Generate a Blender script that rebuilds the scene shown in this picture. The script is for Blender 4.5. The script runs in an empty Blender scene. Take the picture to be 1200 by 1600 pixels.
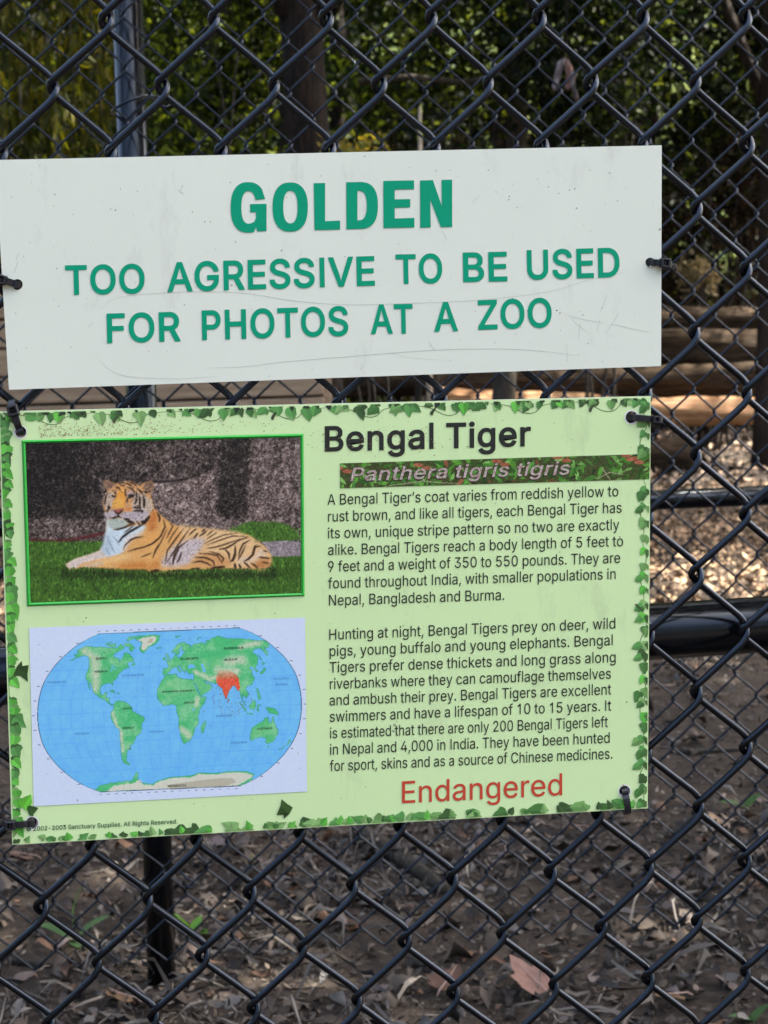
import bpy, math, random
import numpy as np
from mathutils import Vector, Matrix
from mathutils.geometry import tessellate_polygon

S = bpy.context.scene
COL = S.collection
rng = np.random.default_rng(7)
random.seed(7)

# ------------------------------------------------------------------ camera
FPX = 2300.0                                   # focal length in photo pixels (photo 1200 x 1600)
CAM = Vector((-0.301299, -0.928552, 0.982445))
RIGHT = Vector((0.993893, -0.106743, -0.027990))
UP = Vector((0.039983, 0.111926, 0.992912))
BACK = Vector((-0.102853, -0.987967, 0.115510))
cd = bpy.data.cameras.new('camera')
cam = bpy.data.objects.new('camera', cd)
COL.objects.link(cam)
cam.matrix_world = Matrix(((RIGHT.x, UP.x, BACK.x, CAM.x), (RIGHT.y, UP.y, BACK.y, CAM.y), (RIGHT.z, UP.z, BACK.z, CAM.z), (0, 0, 0, 1)))
cd.sensor_fit = 'HORIZONTAL'
cd.sensor_width = 36
cd.lens = 36 * FPX / 1200
cd.clip_start = 0.02
cd.clip_end = 500
cd.dof.use_dof = True
cd.dof.focus_distance = 0.935
cd.dof.aperture_fstop = 28
S.camera = cam

# ------------------------------------------------------------------ sky, sun, exposure
SUN = Vector((0.55, 0.10, 0.83)).normalized()   # direction towards the sun: high, from the right, just behind the signs
w = bpy.data.worlds.new('World')
S.world = w
w.use_nodes = True
wn = w.node_tree.nodes
bg = wn['Background']
sky = wn.new('ShaderNodeTexSky')
sky.sky_type = 'NISHITA'
sky.sun_disc = False
sky.sun_elevation = math.asin(SUN.z)
sky.sun_rotation = math.atan2(SUN.x, SUN.y)
w.node_tree.links.new(sky.outputs[0], bg.inputs[0])
sky.dust_density = 6.0
sky.ozone_density = 0.4
bg.inputs[1].default_value = 0.15
sd = bpy.data.lights.new('sun', 'SUN')
sd.energy = 5.0
sd.angle = math.radians(0.5)
sd.color = (1.0, 0.93, 0.82)
sun = bpy.data.objects.new('sun', sd)
COL.objects.link(sun)
sun.rotation_euler = SUN.to_track_quat('Z', 'Y').to_euler()
S.view_settings.view_transform = 'Standard'
S.view_settings.look = 'None'
S.view_settings.exposure = 2.35
S.view_settings.gamma = 1
S.cycles.max_bounces = 6
S.cycles.diffuse_bounces = 3
S.cycles.transmission_bounces = 3
S.cycles.glossy_bounces = 2
S.cycles.caustics_reflective = False
S.cycles.caustics_refractive = False

# ------------------------------------------------------------------ photo pixel <-> place
_R = np.array([RIGHT, -UP, -BACK])              # rows: right, down, forward
_C = np.array(CAM)

def ray(px, py):
    d = np.stack([(np.asarray(px, float) - 600) / FPX, (np.asarray(py, float) - 800) / FPX, np.ones_like(np.asarray(px, float))], -1)
    return d @ _R

def at_y(px, py, Y):
    d = ray(px, py)
    t = (Y - _C[1]) / d[..., 1:2]
    return _C + d * t

def on_ground(px, py, z=0.0):
    d = ray(px, py)
    t = (z - _C[2]) / d[..., 2:3]
    return _C + d * t

def project(P):
    q = (np.asarray(P) - _C) @ _R.T
    return q[..., 0] / q[..., 2] * FPX + 600, q[..., 1] / q[..., 2] * FPX + 800

# ------------------------------------------------------------------ object helpers
def link(name, me, mat=None, parent=None):
    o = bpy.data.objects.new(name, me)
    COL.objects.link(o)
    if mat is not None:
        for m in (mat if isinstance(mat, (list, tuple)) else [mat]):
            me.materials.append(m)
    if parent is not None:
        o.parent = parent
        o.matrix_parent_inverse = parent.matrix_world.inverted()
    return o

def tag(o, label=None, cat=None, group=None, kind=None):
    if label: o['label'] = label
    if cat: o['category'] = cat
    if group: o['group'] = group
    if kind: o['kind'] = kind
    return o

def empty(name, loc, label, cat, group=None):
    o = bpy.data.objects.new(name, None)
    COL.objects.link(o)
    o.location = loc
    o.matrix_world = Matrix.Translation(loc)
    o.empty_display_size = 0.05
    return tag(o, label, cat, group)

def quads_mesh(name, V, F, smooth=False):
    """V (n,3) float, F (m,k) int, every face with k corners"""
    V = np.ascontiguousarray(V, dtype=np.float32)
    F = np.ascontiguousarray(F, dtype=np.int32)
    me = bpy.data.meshes.new(name)
    m, k = F.shape
    me.vertices.add(len(V))
    me.vertices.foreach_set('co', V.ravel())
    me.loops.add(m * k)
    me.loops.foreach_set('vertex_index', F.ravel())
    me.polygons.add(m)
    me.polygons.foreach_set('loop_start', np.arange(0, m * k, k, dtype=np.int32))
    me.polygons.foreach_set('loop_total', np.full(m, k, dtype=np.int32))
    if smooth:
        me.polygons.foreach_set('use_smooth', np.ones(m, dtype=bool))
    me.update()
    me.validate()
    return me

def py_mesh(name, V, F, smooth=False):
    me = bpy.data.meshes.new(name)
    me.from_pydata([tuple(v) for v in V], [], [tuple(f) for f in F])
    me.update()
    if smooth:
        for p in me.polygons: p.use_smooth = True
    return me

def vcol(me, cols):
    """cols (nverts,3) linear"""
    a = me.color_attributes.new('tint', 'FLOAT_COLOR', 'POINT')
    c = np.ones((len(me.vertices), 4), np.float32)
    c[:, :3] = cols
    a.data.foreach_set('color', c.ravel())

class MB:
    """collects shapes; build() links them as one mesh object"""
    def __init__(s): s.V = []; s.F = []
    def add(s, V, F):
        n = len(s.V); s.V += [tuple(v) for v in V]; s.F += [tuple(i + n for i in f) for f in F]
    def box(s, a, b):
        x0, y0, z0 = a; x1, y1, z1 = b
        s.add([(x0,y0,z0),(x1,y0,z0),(x1,y1,z0),(x0,y1,z0),(x0,y0,z1),(x1,y0,z1),(x1,y1,z1),(x0,y1,z1)],
              [(0,3,2,1),(4,5,6,7),(0,1,5,4),(1,2,6,5),(2,3,7,6),(3,0,4,7)])
    def tube(s, pts, rad, n=10, cap=True):
        pts = [Vector(p) for p in pts]
        R = rad if isinstance(rad, (list, tuple, np.ndarray)) else [rad] * len(pts)
        V = []; F = []
        ref = None
        for i, p in enumerate(pts):
            d = (pts[min(i + 1, len(pts) - 1)] - pts[max(i - 1, 0)]).normalized()
            if ref is None:
                ref = d.orthogonal().normalized()
            ref = (ref - d * ref.dot(d)).normalized()
            b = d.cross(ref)
            for k in range(n):
                a = 2 * math.pi * k / n
                V.append(p + (ref * math.cos(a) + b * math.sin(a)) * R[i])
        for i in range(len(pts) - 1):
            for k in range(n):
                F.append((i*n+k, i*n+(k+1) % n, (i+1)*n+(k+1) % n, (i+1)*n+k))
        if cap:
            F.append(tuple(range(n - 1, -1, -1))); F.append(tuple((len(pts)-1)*n + k for k in range(n)))
        s.add(V, F)
    def ribbon(s, pts, ups, wd, th):
        """rectangular strap swept along pts; ups = face normal at each point"""
        V = []; F = []
        for i, p in enumerate(pts):
            p = Vector(p)
            d = (Vector(pts[min(i + 1, len(pts) - 1)]) - Vector(pts[max(i - 1, 0)])).normalized()
            u = Vector(ups[i]); u = (u - d * u.dot(d)).normalized(); sd_ = d.cross(u)
            for a, b in ((-1, -1), (1, -1), (1, 1), (-1, 1)):
                V.append(p + sd_ * a * wd / 2 + u * b * th / 2)
        n = len(pts)
        for i in range(n - 1):
            for k in range(4):
                F.append((i*4+k, i*4+(k+1) % 4, (i+1)*4+(k+1) % 4, (i+1)*4+k))
        F.append((3, 2, 1, 0)); F.append(tuple((n-1)*4+k for k in range(4)))
        s.add(V, F)
    def build(s, name, mat, parent=None, smooth=False, bevel=0):
        me = py_mesh(name, s.V, s.F, smooth)
        o = link(name, me, mat, parent)
        if bevel:
            b = o.modifiers.new('bevel', 'BEVEL'); b.width = bevel; b.segments = 2; b.limit_method = 'ANGLE'
        return o

# ------------------------------------------------------------------ materials
def lin(c):
    c = np.asarray(c, float) / 255
    return np.where(c <= 0.04045, c / 12.92, ((c + 0.055) / 1.055) ** 2.4)

# print inks: their colour in the photograph divided by the shade's cool skylight
_WHITE = np.array([.793, .812, .93])
def ink(c):
    return np.clip(lin(c) / _WHITE, 0.004, 0.9)

def mat(name, base=(0.5, 0.5, 0.5), rough=0.6, spec=0.5, metal=0.0):
    m = bpy.data.materials.new(name)
    m.use_nodes = True
    p = m.node_tree.nodes['Principled BSDF']
    p.inputs['Base Color'].default_value = (*base, 1)
    p.inputs['Roughness'].default_value = rough
    p.inputs['Metallic'].default_value = metal
    p.inputs['Specular IOR Level'].default_value = spec
    return m, m.node_tree.nodes, m.node_tree.links, p

def noise(n, l, scale, detail=4, rough=0.6, vec=None, dim='3D'):
    t = n.new('ShaderNodeTexNoise')
    t.inputs['Scale'].default_value = scale
    t.inputs['Detail'].default_value = detail
    t.inputs['Roughness'].default_value = rough
    if vec is not None: l.new(vec, t.inputs['Vector'])
    return t

def ramp(n, l, fac, stops):
    r = n.new('ShaderNodeValToRGB')
    e = r.color_ramp.elements
    while len(e) < len(stops): e.new(0.5)
    for el, (p, c) in zip(e, stops):
        el.position = p; el.color = (*c, 1)
    l.new(fac, r.inputs[0])
    return r.outputs[0]

def objcoord(n, l, scale=(1, 1, 1)):
    tc = n.new('ShaderNodeTexCoord')
    mp = n.new('ShaderNodeMapping')
    mp.inputs['Scale'].default_value = scale
    l.new(tc.outputs['Object'], mp.inputs['Vector'])
    return mp.outputs[0]

def bump(n, l, p, h, strength=0.5, dist=0.01):
    b = n.new('ShaderNodeBump')
    b.inputs['Strength'].default_value = strength
    b.inputs['Distance'].default_value = dist
    l.new(h, b.inputs['Height'])
    l.new(b.outputs[0], p.inputs['Normal'])

def noisy(name, stops, scale, rough=0.8, bstr=0.4, bdist=0.01, stretch=(1, 1, 1), detail=6, spec=0.3):
    m, n, l, p = mat(name, rough=rough, spec=spec)
    v = objcoord(n, l, stretch)
    t = noise(n, l, scale, detail, 0.65, v)
    l.new(ramp(n, l, t.outputs['Fac'], stops), p.inputs['Base Color'])
    t2 = noise(n, l, scale * 4, detail, 0.7, v)
    if bstr: bump(n, l, p, t2.outputs['Fac'], bstr, bdist)
    return m

def tint_mat(name, rough=0.45, spec=0.4):
    m, n, l, p = mat(name, rough=rough, spec=spec)
    a = n.new('ShaderNodeAttribute'); a.attribute_name = 'tint'
    l.new(a.outputs['Color'], p.inputs['Base Color'])
    return m

def leaf_mat(name, cols, trans=0.45, gloss=0.35, tcol=None):
    m = bpy.data.materials.new(name); m.use_nodes = True
    n, l = m.node_tree.nodes, m.node_tree.links
    p = n['Principled BSDF']
    g = n.new('ShaderNodeNewGeometry')
    c = ramp(n, l, g.outputs['Random Per Island'], [(i / max(1, len(cols) - 1), q) for i, q in enumerate(cols)])
    l.new(c, p.inputs['Base Color'])
    p.inputs['Roughness'].default_value = 0.6
    p.inputs['Specular IOR Level'].default_value = gloss * .4
    tr = n.new('ShaderNodeBsdfTranslucent')
    mx = n.new('ShaderNodeMix'); mx.data_type = 'RGBA'; mx.blend_type = 'MULTIPLY'; mx.inputs[0].default_value = 1
    l.new(c, mx.inputs[6]); mx.inputs[7].default_value = (*(tcol or (1.9, 1.7, 0.6)), 1)
    l.new(mx.outputs[2], tr.inputs['Color'])
    ms = n.new('ShaderNodeMixShader'); ms.inputs[0].default_value = trans
    l.new(p.outputs[0], ms.inputs[1]); l.new(tr.outputs[0], ms.inputs[2])
    l.new(ms.outputs[0], n['Material Output'].inputs['Surface'])
    return m

# glyph outlines used for the lettering
GLYPHS = """
'206:135,509 135,464 133,458 129,317 77,317 71,509
,188:134,70 135,61 84,-120 40,-120 39,-109 68,70
-453:337,187 113,187 113,243 337,243
.188:108,85 128,73 139,58 141,44 139,26 128,9 114,-1 104,-3 84,-3 66,7 53,24 52,32 52,60 66,75 78,83 94,87
0453:232,516 266,512 306,496 330,478 361,443 381,405 393,367 404,309 404,237 403,231 403,199 393,141 381,103 358,60 330,30 302,10 256,-5 214,-5 186,-2 152,10 121,31 95,61 73,99 59,145 50,193 50,289 50,315 59,363 73,405 94,446 126,480 150,498 188,512|230,460 198,456 176,446 157,429 139,405 127,377 117,341 109,261 117,167 127,131 139,103 153,85 178,62 200,52 220,51 252,51 276,62 299,83 311,99 327,131 337,169 343,235 343,273 337,337 327,377 311,409 297,429 276,446 254,456
1453:275,508 275,55 390,55 390,0 76,0 76,55 211,55 211,448 86,358 86,426 198,508
2453:294,503 338,473 357,452 371,426 381,384 381,354 375,328 355,286 324,243 169,78 154,57 389,57 389,0 64,0 64,46 280,279 311,326 319,360 315,404 297,432 260,455 234,459 216,459 192,455 180,451 158,437 149,428 133,402 129,368 124,362 66,362 66,392 79,430 98,459 120,481 140,495 168,507 206,515 240,515 270,511
3453:371,508 371,459 227,297 222,289 276,286 320,270 353,245 371,223 389,179 393,141 387,101 367,61 326,22 276,0 218,-7 152,2 126,12 99,29 73,53 61,71 49,99 45,123 46,131 108,131 117,101 136,76 158,62 188,51 230,51 264,56 292,70 311,89 325,115 329,153 321,187 303,213 282,230 258,240 208,248 157,248 157,299 281,443 286,452 69,452 69,508
4453:311,509 110,164 281,164 281,316 343,316 343,163 413,163 413,105 343,105 343,-1 281,-1 281,105 39,105 39,158 247,509
5453:365,508 365,452 152,452 135,315 136,303 174,324 208,332 256,332 292,322 326,302 363,263 381,225 390,191 390,149 387,125 377,91 352,52 318,20 290,6 260,-4 242,-6 202,-6 160,2 124,20 108,32 88,52 71,79 63,105 62,129 122,129 135,93 162,66 202,52 250,52 287,71 315,105 326,145 326,189 317,215 301,239 276,262 246,274 230,275 184,275 156,264 126,246 68,253 96,508
9453:261,514 297,501 329,481 358,450 378,412 387,382 387,332 386,310 370,262 344,212 200,0 132,0 136,10 276,212 261,203 241,197 185,197 137,213 96,250 72,292 66,322 66,388 84,436 100,458 127,485 171,507 217,514|233,459 219,459 187,453 159,433 150,424 132,394 125,352 132,308 154,274 185,251 223,243 267,251 298,272 320,308 326,342 326,360 320,394 299,429 265,453
A480:200,509 276,509 462,0 396,0 346,140 131,140 82,0 16,0|238,452 152,196 325,196
B456:330,491 354,473 381,442 396,406 396,358 393,332 377,306 356,285 318,269 315,264 318,261 346,255 369,242 392,219 407,194 417,160 417,120 413,98 401,68 385,46 362,27 334,13 298,3 244,0 60,0 60,508 248,508 298,503|341,186 314,213 276,229 256,230 126,230 126,58 270,58 298,63 322,73 341,92 353,118 353,156|325,414 300,439 270,450 126,450 126,286 250,286 278,291 298,301 323,326 333,350 333,390
C510:276,515 302,515 342,504 374,490 406,468 427,447 449,417 463,387 472,349 408,349 395,385 385,399 359,427 326,446 286,454 252,454 232,452 192,438 157,411 133,379 115,339 105,297 105,223 109,193 119,157 135,125 158,97 184,76 212,62 244,54 280,54 322,62 355,79 377,99 393,121 408,160 474,160 463,123 447,89 429,63 401,37 376,20 340,4 290,-6 252,-6 218,-2 178,10 138,32 104,63 79,97 55,151 42,199 42,279 42,309 57,363 79,411 101,441 135,473 176,498 224,512
D502:378,461 410,429 435,388 451,346 460,278 460,200 447,150 419,94 376,48 336,23 290,7 216,0 60,0 60,508 262,508 304,499 340,485|322,427 286,443 244,450 126,450 126,58 256,58 308,75 345,100 373,136 395,202 399,274 393,316 379,362 361,392 338,415
E419:371,508 371,451 126,451 126,285 355,285 355,229 125,229 125,57 375,57 375,0 60,0 60,508
F410:369,508 369,451 126,451 126,277 345,277 345,221 125,221 125,-1 60,-1 60,508
G520:274,515 300,515 342,504 376,488 402,470 429,445 449,417 465,385 472,349 408,349 391,387 373,411 344,436 312,450 276,456 232,452 204,444 176,428 141,393 123,361 111,325 105,289 105,219 111,181 127,141 151,105 184,76 236,55 290,55 336,66 377,97 395,121 411,163 415,198 284,198 284,255 476,255 476,175 471,139 453,95 434,66 409,41 364,12 312,-5 252,-5 218,-2 176,10 137,33 96,74 79,97 55,151 42,199 42,279 42,309 57,363 79,411 103,445 133,473 174,498 222,512
H517:456,509 456,-1 391,-1 391,231 125,231 125,-1 60,-1 60,509 125,509 125,289 391,289 391,509
I300:267,508 267,451 182,451 182,57 267,57 267,0 31,0 31,57 118,57 118,451 31,451 31,508
J396:336,508 336,139 330,93 311,52 283,23 245,2 219,-4 185,-7 141,-2 111,8 86,23 66,43 46,75 38,95 34,125 34,171 98,171 98,131 104,103 116,81 143,58 169,50 201,50 227,58 250,77 262,95 272,141 272,508
K467:446,508 242,290 448,0 372,0 198,244 124,168 124,0 60,0 60,509 125,509 125,244 181,312 363,508
L393:125,509 125,57 361,57 361,0 59,0 59,509
M628:566,508 566,0 505,0 505,434 463,308 345,6 338,0 286,0 165,304 121,432 121,-1 60,-1 60,508 152,508 279,186 315,72 341,158 476,508
N523:462,509 462,-1 387,-1 169,344 122,426 122,378 125,320 125,-1 60,-1 60,508 136,508 357,162 402,79 402,106 399,148 399,509
O533:274,516 312,512 358,498 399,473 430,444 455,409 479,357 489,313 493,243 489,195 477,145 455,99 429,63 397,33 356,10 302,-5 252,-5 218,-2 170,14 137,33 98,72 77,101 55,151 42,199 42,279 42,309 57,363 77,407 105,445 135,473 176,498 224,512|296,455 260,455 236,454 204,444 172,424 148,400 125,363 115,339 104,285 104,245 107,207 115,169 133,129 151,105 174,82 202,66 232,56 248,54 286,54 302,56 326,64 358,82 383,105 401,129 419,169 427,207 428,227 428,301 419,339 403,377 385,401 361,425 328,444
P445:336,485 367,460 393,422 407,372 407,318 391,266 366,233 322,201 276,189 125,186 125,0 60,0 60,508 266,508 300,501|330,407 300,437 268,449 256,450 126,450 126,244 254,244 284,249 308,264 329,286 343,326 343,368
Q533:178,499 218,511 252,514 302,514 350,501 394,477 432,441 457,406 477,364 489,312 493,266 489,196 477,144 457,102 432,67 403,38 468,-48 402,-48 356,11 312,-3 260,-7 220,-3 176,11 140,31 102,67 77,102 57,144 43,200 40,254 43,308 55,358 77,406 103,442 139,476|286,455 248,455 232,453 202,443 174,425 151,404 131,376 115,340 107,302 103,262 107,206 115,168 131,132 147,110 175,82 204,65 236,54 276,54 300,55 318,62 246,158 312,158 366,90 385,108 403,132 419,170 427,206 428,226 428,302 419,340 401,380 383,404 356,429 326,445 302,453
R449:342,483 375,454 399,416 409,366 405,308 384,261 359,234 328,215 314,210 419,18 426,-1 353,-1 246,199 125,199 125,0 60,0 60,508 268,508 302,501|321,422 296,441 254,450 126,450 126,256 246,256 284,261 312,275 329,292 339,312 343,330 343,380 335,402
S447:236,515 260,514 300,504 328,492 348,478 373,453 385,437 397,407 400,379 338,379 327,411 300,438 258,457 208,457 166,448 130,420 119,403 115,385 115,365 119,351 129,337 142,324 164,310 306,266 357,239 385,211 399,189 407,159 407,123 405,107 397,83 383,57 360,34 334,16 304,2 266,-6 224,-9 200,-8 150,0 114,16 90,32 70,52 53,77 43,103 40,135 104,135 114,102 132,79 160,60 204,50 246,50 280,58 294,64 315,77 337,103 345,127 345,151 341,165 335,175 319,191 274,214 166,244 115,267 79,297 69,313 54,345 54,389 55,405 67,435 87,463 112,484 152,504 194,515
T449:416,508 416,451 257,451 257,-1 193,-1 193,451 32,451 32,508
U517:456,509 456,158 443,100 408,49 374,21 342,5 322,-1 274,-7 244,-7 206,-3 176,5 144,21 106,52 75,98 60,162 60,509 123,509 123,180 133,128 152,97 180,71 222,54 276,54 298,55 330,67 359,90 381,122 393,176 393,509
V480:462,509 457,490 278,-1 204,-1 25,482 18,508 84,508 197,196 241,52 267,138 394,509
W686:668,508 663,480 529,0 458,0 453,4 365,328 343,441 329,366 230,-1 156,-1 15,508 82,508 171,170 193,60 213,156 306,508 380,508 467,180 492,66 601,504 606,508
X474:444,508 431,486 281,272 277,262 454,0 382,0 271,160 237,218 213,176 91,0 18,0 200,260 30,508 104,508 201,366 237,301 259,342 373,508
Y472:452,508 449,498 266,208 266,0 204,0 204,208 18,509 91,509 205,324 236,262 243,280 381,508
Z438:396,508 396,464 395,458 141,90 113,56 399,56 399,0 42,0 42,46 322,452 40,452 40,508
a389:231,382 265,372 297,352 318,329 332,297 336,263 336,1 276,1 276,56 250,23 227,6 197,-7 145,-7 127,-6 95,4 74,17 52,39 36,67 30,93 30,121 38,151 65,184 101,204 141,214 235,226 263,234 273,251 273,285 256,311 241,322 217,329 169,329 141,318 116,299 99,274 41,291 66,333 82,349 113,368 167,382|276,188 243,178 145,162 117,150 102,137 94,123 92,99 94,87 100,75 129,52 161,47 201,47 219,54 237,64 258,85 274,119 274,153 276,159
b424:53,509 114,509 114,320 124,326 151,359 177,375 213,383 245,383 265,381 309,363 338,340 368,296 380,268 388,226 388,152 384,126 368,80 360,66 331,31 299,7 273,-3 229,-8 197,-5 167,7 144,24 122,54 115,59 112,56 112,0 53,0|233,329 207,329 175,321 156,308 142,294 120,248 114,202 114,176 120,130 140,86 157,69 173,57 195,49 211,48 245,48 263,55 285,70 298,84 322,134 328,184 322,244 300,292 283,309 271,317 247,327
c396:220,382 262,377 305,356 340,321 362,276 304,263 291,288 274,307 254,321 226,329 190,329 149,314 119,282 107,258 98,224 98,160 105,126 117,98 134,76 149,62 162,55 182,48 220,48 238,49 269,64 289,84 304,116 364,102 340,55 306,21 262,-1 220,-7 186,-7 168,-5 138,5 106,23 82,46 61,74 45,108 36,144 36,212 37,232 45,268 61,302 79,326 104,351 136,371 168,382
d424:371,509 371,0 312,0 312,56 309,59 305,57 288,32 268,14 255,5 229,-5 195,-8 159,-5 121,9 84,40 62,70 40,128 34,162 34,216 46,272 60,304 84,336 119,365 161,381 179,383 211,383 247,375 277,357 302,324 310,320 310,509|217,328 177,328 153,317 134,302 124,290 102,244 96,194 102,134 128,82 139,70 157,57 179,49 195,48 229,48 247,55 269,70 282,84 306,134 312,184 306,246 284,292 269,307 253,319
e404:184,383 232,383 270,373 301,356 327,332 341,316 357,284 367,250 371,212 371,169 98,169 97,156 109,106 139,70 180,48 226,48 254,53 276,65 292,81 308,105 364,90 346,53 314,21 268,-1 224,-7 200,-7 148,1 118,15 90,38 67,64 49,100 39,132 34,172 34,218 41,254 57,294 76,323 100,349 128,367 158,379|306,248 291,282 267,310 236,328 192,328 174,327 146,313 119,286 105,262 97,234 97,224 100,221 306,221
f254:238,523 243,518 227,470 220,469 206,472 172,472 156,461 145,444 142,416 142,379 227,379 227,327 141,327 141,-1 81,-1 81,327 5,327 5,379 80,379 83,460 102,493 120,511 140,521 180,529 198,529
g425:370,377 370,-23 367,-55 357,-79 345,-97 308,-128 258,-146 222,-150 156,-146 108,-128 77,-105 52,-69 100,-42 129,-73 164,-92 218,-97 266,-86 295,-61 307,-39 311,-11 311,75 287,41 268,24 246,12 220,6 184,6 150,10 118,24 94,40 61,79 39,137 35,181 35,213 45,271 59,303 79,331 108,358 142,376 192,384 242,378 278,356 313,315 313,377|226,329 200,329 182,328 162,322 141,309 123,289 103,247 96,193 103,137 123,97 140,80 162,66 182,60 228,60 252,68 268,78 285,95 305,135 311,181 311,205 305,247 285,291 270,308 252,320
h410:114,509 114,317 136,348 167,371 185,379 209,383 251,383 287,373 312,356 333,335 346,312 356,266 356,0 296,0 296,250 288,282 270,306 247,323 221,328 191,328 165,319 141,303 126,284 116,256 114,234 114,-1 52,-1 52,509
i167:114,379 114,-1 52,-1 52,379|91,523 101,521 114,512 124,498 126,486 124,470 114,456 99,445 87,443 67,445 57,453 44,468 42,476 44,500 55,513 67,521 75,523
k381:115,509 115,206 285,378 358,378 202,216 372,-1 294,-1 155,177 133,159 114,140 114,0 52,0 52,509
l189:55,509 114,509 114,84 118,66 127,56 141,52 169,52 180,10 179,4 171,1 139,-2 101,3 89,9 77,19 64,34 54,64 54,500 52,506
m610:534,340 552,304 556,276 556,0 496,0 496,258 494,272 482,302 467,317 437,328 393,328 367,315 348,296 337,272 337,0 274,0 274,268 266,296 249,315 227,327 211,328 175,328 149,315 131,297 116,266 114,244 114,-1 53,-1 53,378 112,378 112,311 120,328 142,356 173,377 203,384 249,384 281,367 304,340 317,311 325,327 348,354 375,373 407,384 455,384 477,381 510,364
n410:312,356 333,335 344,314 356,266 356,0 296,0 296,248 288,282 267,309 247,323 221,328 189,328 157,315 140,302 124,280 116,256 114,234 114,-1 53,-1 53,378 112,378 112,313 139,351 159,367 185,379 209,383 251,383 287,373
o415:246,382 274,373 307,354 333,330 353,304 369,270 380,226 380,198 380,150 369,106 353,72 333,46 307,22 278,5 246,-5 230,-6 170,-6 138,5 105,24 82,46 61,74 45,108 37,144 36,162 36,232 45,268 61,302 79,326 106,353 136,371 170,381 186,382|214,329 200,329 166,323 145,310 127,292 105,250 97,196 97,178 105,126 128,82 145,66 166,53 200,47 214,47 250,53 271,66 287,82 311,128 319,184 311,248 288,293 273,308 248,323
p424:293,372 330,347 353,322 372,289 382,259 388,227 388,151 382,119 370,83 351,52 320,21 283,0 249,-8 215,-8 179,0 149,20 115,64 115,-144 53,-144 53,377 112,377 112,321 115,318 120,321 154,361 189,380 241,384|241,328 225,329 199,329 173,320 160,311 140,291 120,249 113,189 120,131 136,93 142,83 162,65 175,56 199,48 243,48 268,57 285,70 302,89 322,137 328,193 320,249 302,289 292,301 273,316
q424:133,372 183,384 235,380 270,361 312,315 312,377 371,377 371,-144 309,-144 309,64 273,18 247,0 209,-8 175,-8 141,0 104,21 73,52 54,85 42,119 34,163 34,215 42,259 54,293 71,322 98,349|225,329 199,329 181,328 163,322 143,310 124,291 102,243 96,183 102,133 124,87 136,73 159,56 183,48 229,48 249,56 267,68 284,85 306,135 312,195 304,251 284,291 265,310 247,322
r259:241,382 241,324 195,324 169,319 141,301 122,278 114,244 114,-1 53,-1 53,378 112,378 112,318 134,350 165,375 193,382
s365:208,383 238,379 279,358 307,328 325,291 270,277 255,302 232,323 206,331 168,331 144,325 118,305 109,282 111,258 125,242 144,231 246,205 293,182 308,169 323,146 331,122 331,96 327,76 317,54 303,36 280,17 230,-3 182,-8 130,-3 84,18 55,48 39,84 38,94 93,107 105,78 120,63 150,49 176,45 198,45 224,51 244,62 263,82 267,94 267,114 261,128 252,137 226,151 130,175 94,191 68,213 55,232 47,256 51,306 62,327 84,351 106,367 130,377 162,383
t227:124,471 128,462 128,379 203,379 203,327 127,327 127,82 136,61 150,53 172,50 190,53 202,52 211,1 156,-4 116,5 86,28 69,60 65,88 65,327 5,327 5,379 65,379 65,471
u410:355,377 355,1 298,1 298,66 279,38 265,23 231,2 191,-4 171,-4 139,0 109,14 77,46 62,75 52,129 52,377 114,377 114,137 116,115 126,89 152,63 171,54 203,50 231,54 253,64 275,84 288,109 296,143 296,377
v389:372,378 228,4 223,0 163,0 16,379 85,379 164,160 195,62 220,146 305,378
w567:543,378 542,366 428,0 371,0 366,4 316,178 284,311 254,190 199,-1 139,-1 32,346 25,378 87,378 146,170 170,62 180,112 253,378 313,378 318,374 374,170 392,82 397,70 478,374 483,378
x379:350,379 225,192 356,0 287,0 190,156 162,106 90,-1 22,-1 154,194 32,379 100,379 180,248 191,235 220,286 282,379
y389:369,378 362,353 206,-55 188,-91 162,-121 129,-140 101,-144 77,-144 48,-139 61,-88 103,-88 123,-80 146,-49 162,1 19,378 85,378 168,149 195,61 224,157 302,373 307,378
©637:312,517 372,511 418,497 464,473 496,447 537,400 561,354 575,310 579,272 579,236 575,202 561,154 539,112 507,72 466,37 420,11 372,-3 318,-8 266,-3 216,11 174,35 142,61 125,78 100,109 75,154 61,202 56,254 61,308 75,356 101,402 131,438 170,471 218,497 264,511|356,456 328,456 282,456 242,443 204,423 177,400 151,370 131,334 119,296 115,262 119,214 129,180 149,142 168,119 206,85 244,65 278,55 310,51 360,55 398,67 432,85 458,107 487,140 507,178 517,214 521,248 517,296 507,332 489,366 466,393 430,425 396,443|352,399 378,391 402,377 435,346 447,328 461,286 400,286 393,306 374,327 352,339 334,343 306,343 280,335 266,325 248,307 233,274 233,232 245,208 258,191 282,173 292,169 320,165 348,169 371,182 381,192 396,223 456,223 445,186 420,149 378,117 338,107 304,107 274,113 248,125 226,141 198,171 185,196 175,226 173,248 181,304 195,332 207,348 229,370 252,385 298,399
’177:150,508 98,317 54,317 53,328 82,508
"""
# ================================================================== SETTING
def near_noise(x, y):
    return (np.sin(x * 2.1 + 1.3) * np.cos(y * 1.7 - .4) * .012 + np.sin(x * 5.3 + y * 3.1) * .006 + np.sin(x * 11 - y * 9.7) * .003
            + np.cos(x * 23 + y * 17) * np.sin(y * 29 - x * 7) * .002)

def ground_z(x, y):
    x = np.asarray(x, float); y = np.asarray(y, float)
    far = np.clip((y - 12) / 12, 0, 1) ** 2 * 1.2
    return near_noise(x, y) + far

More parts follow.
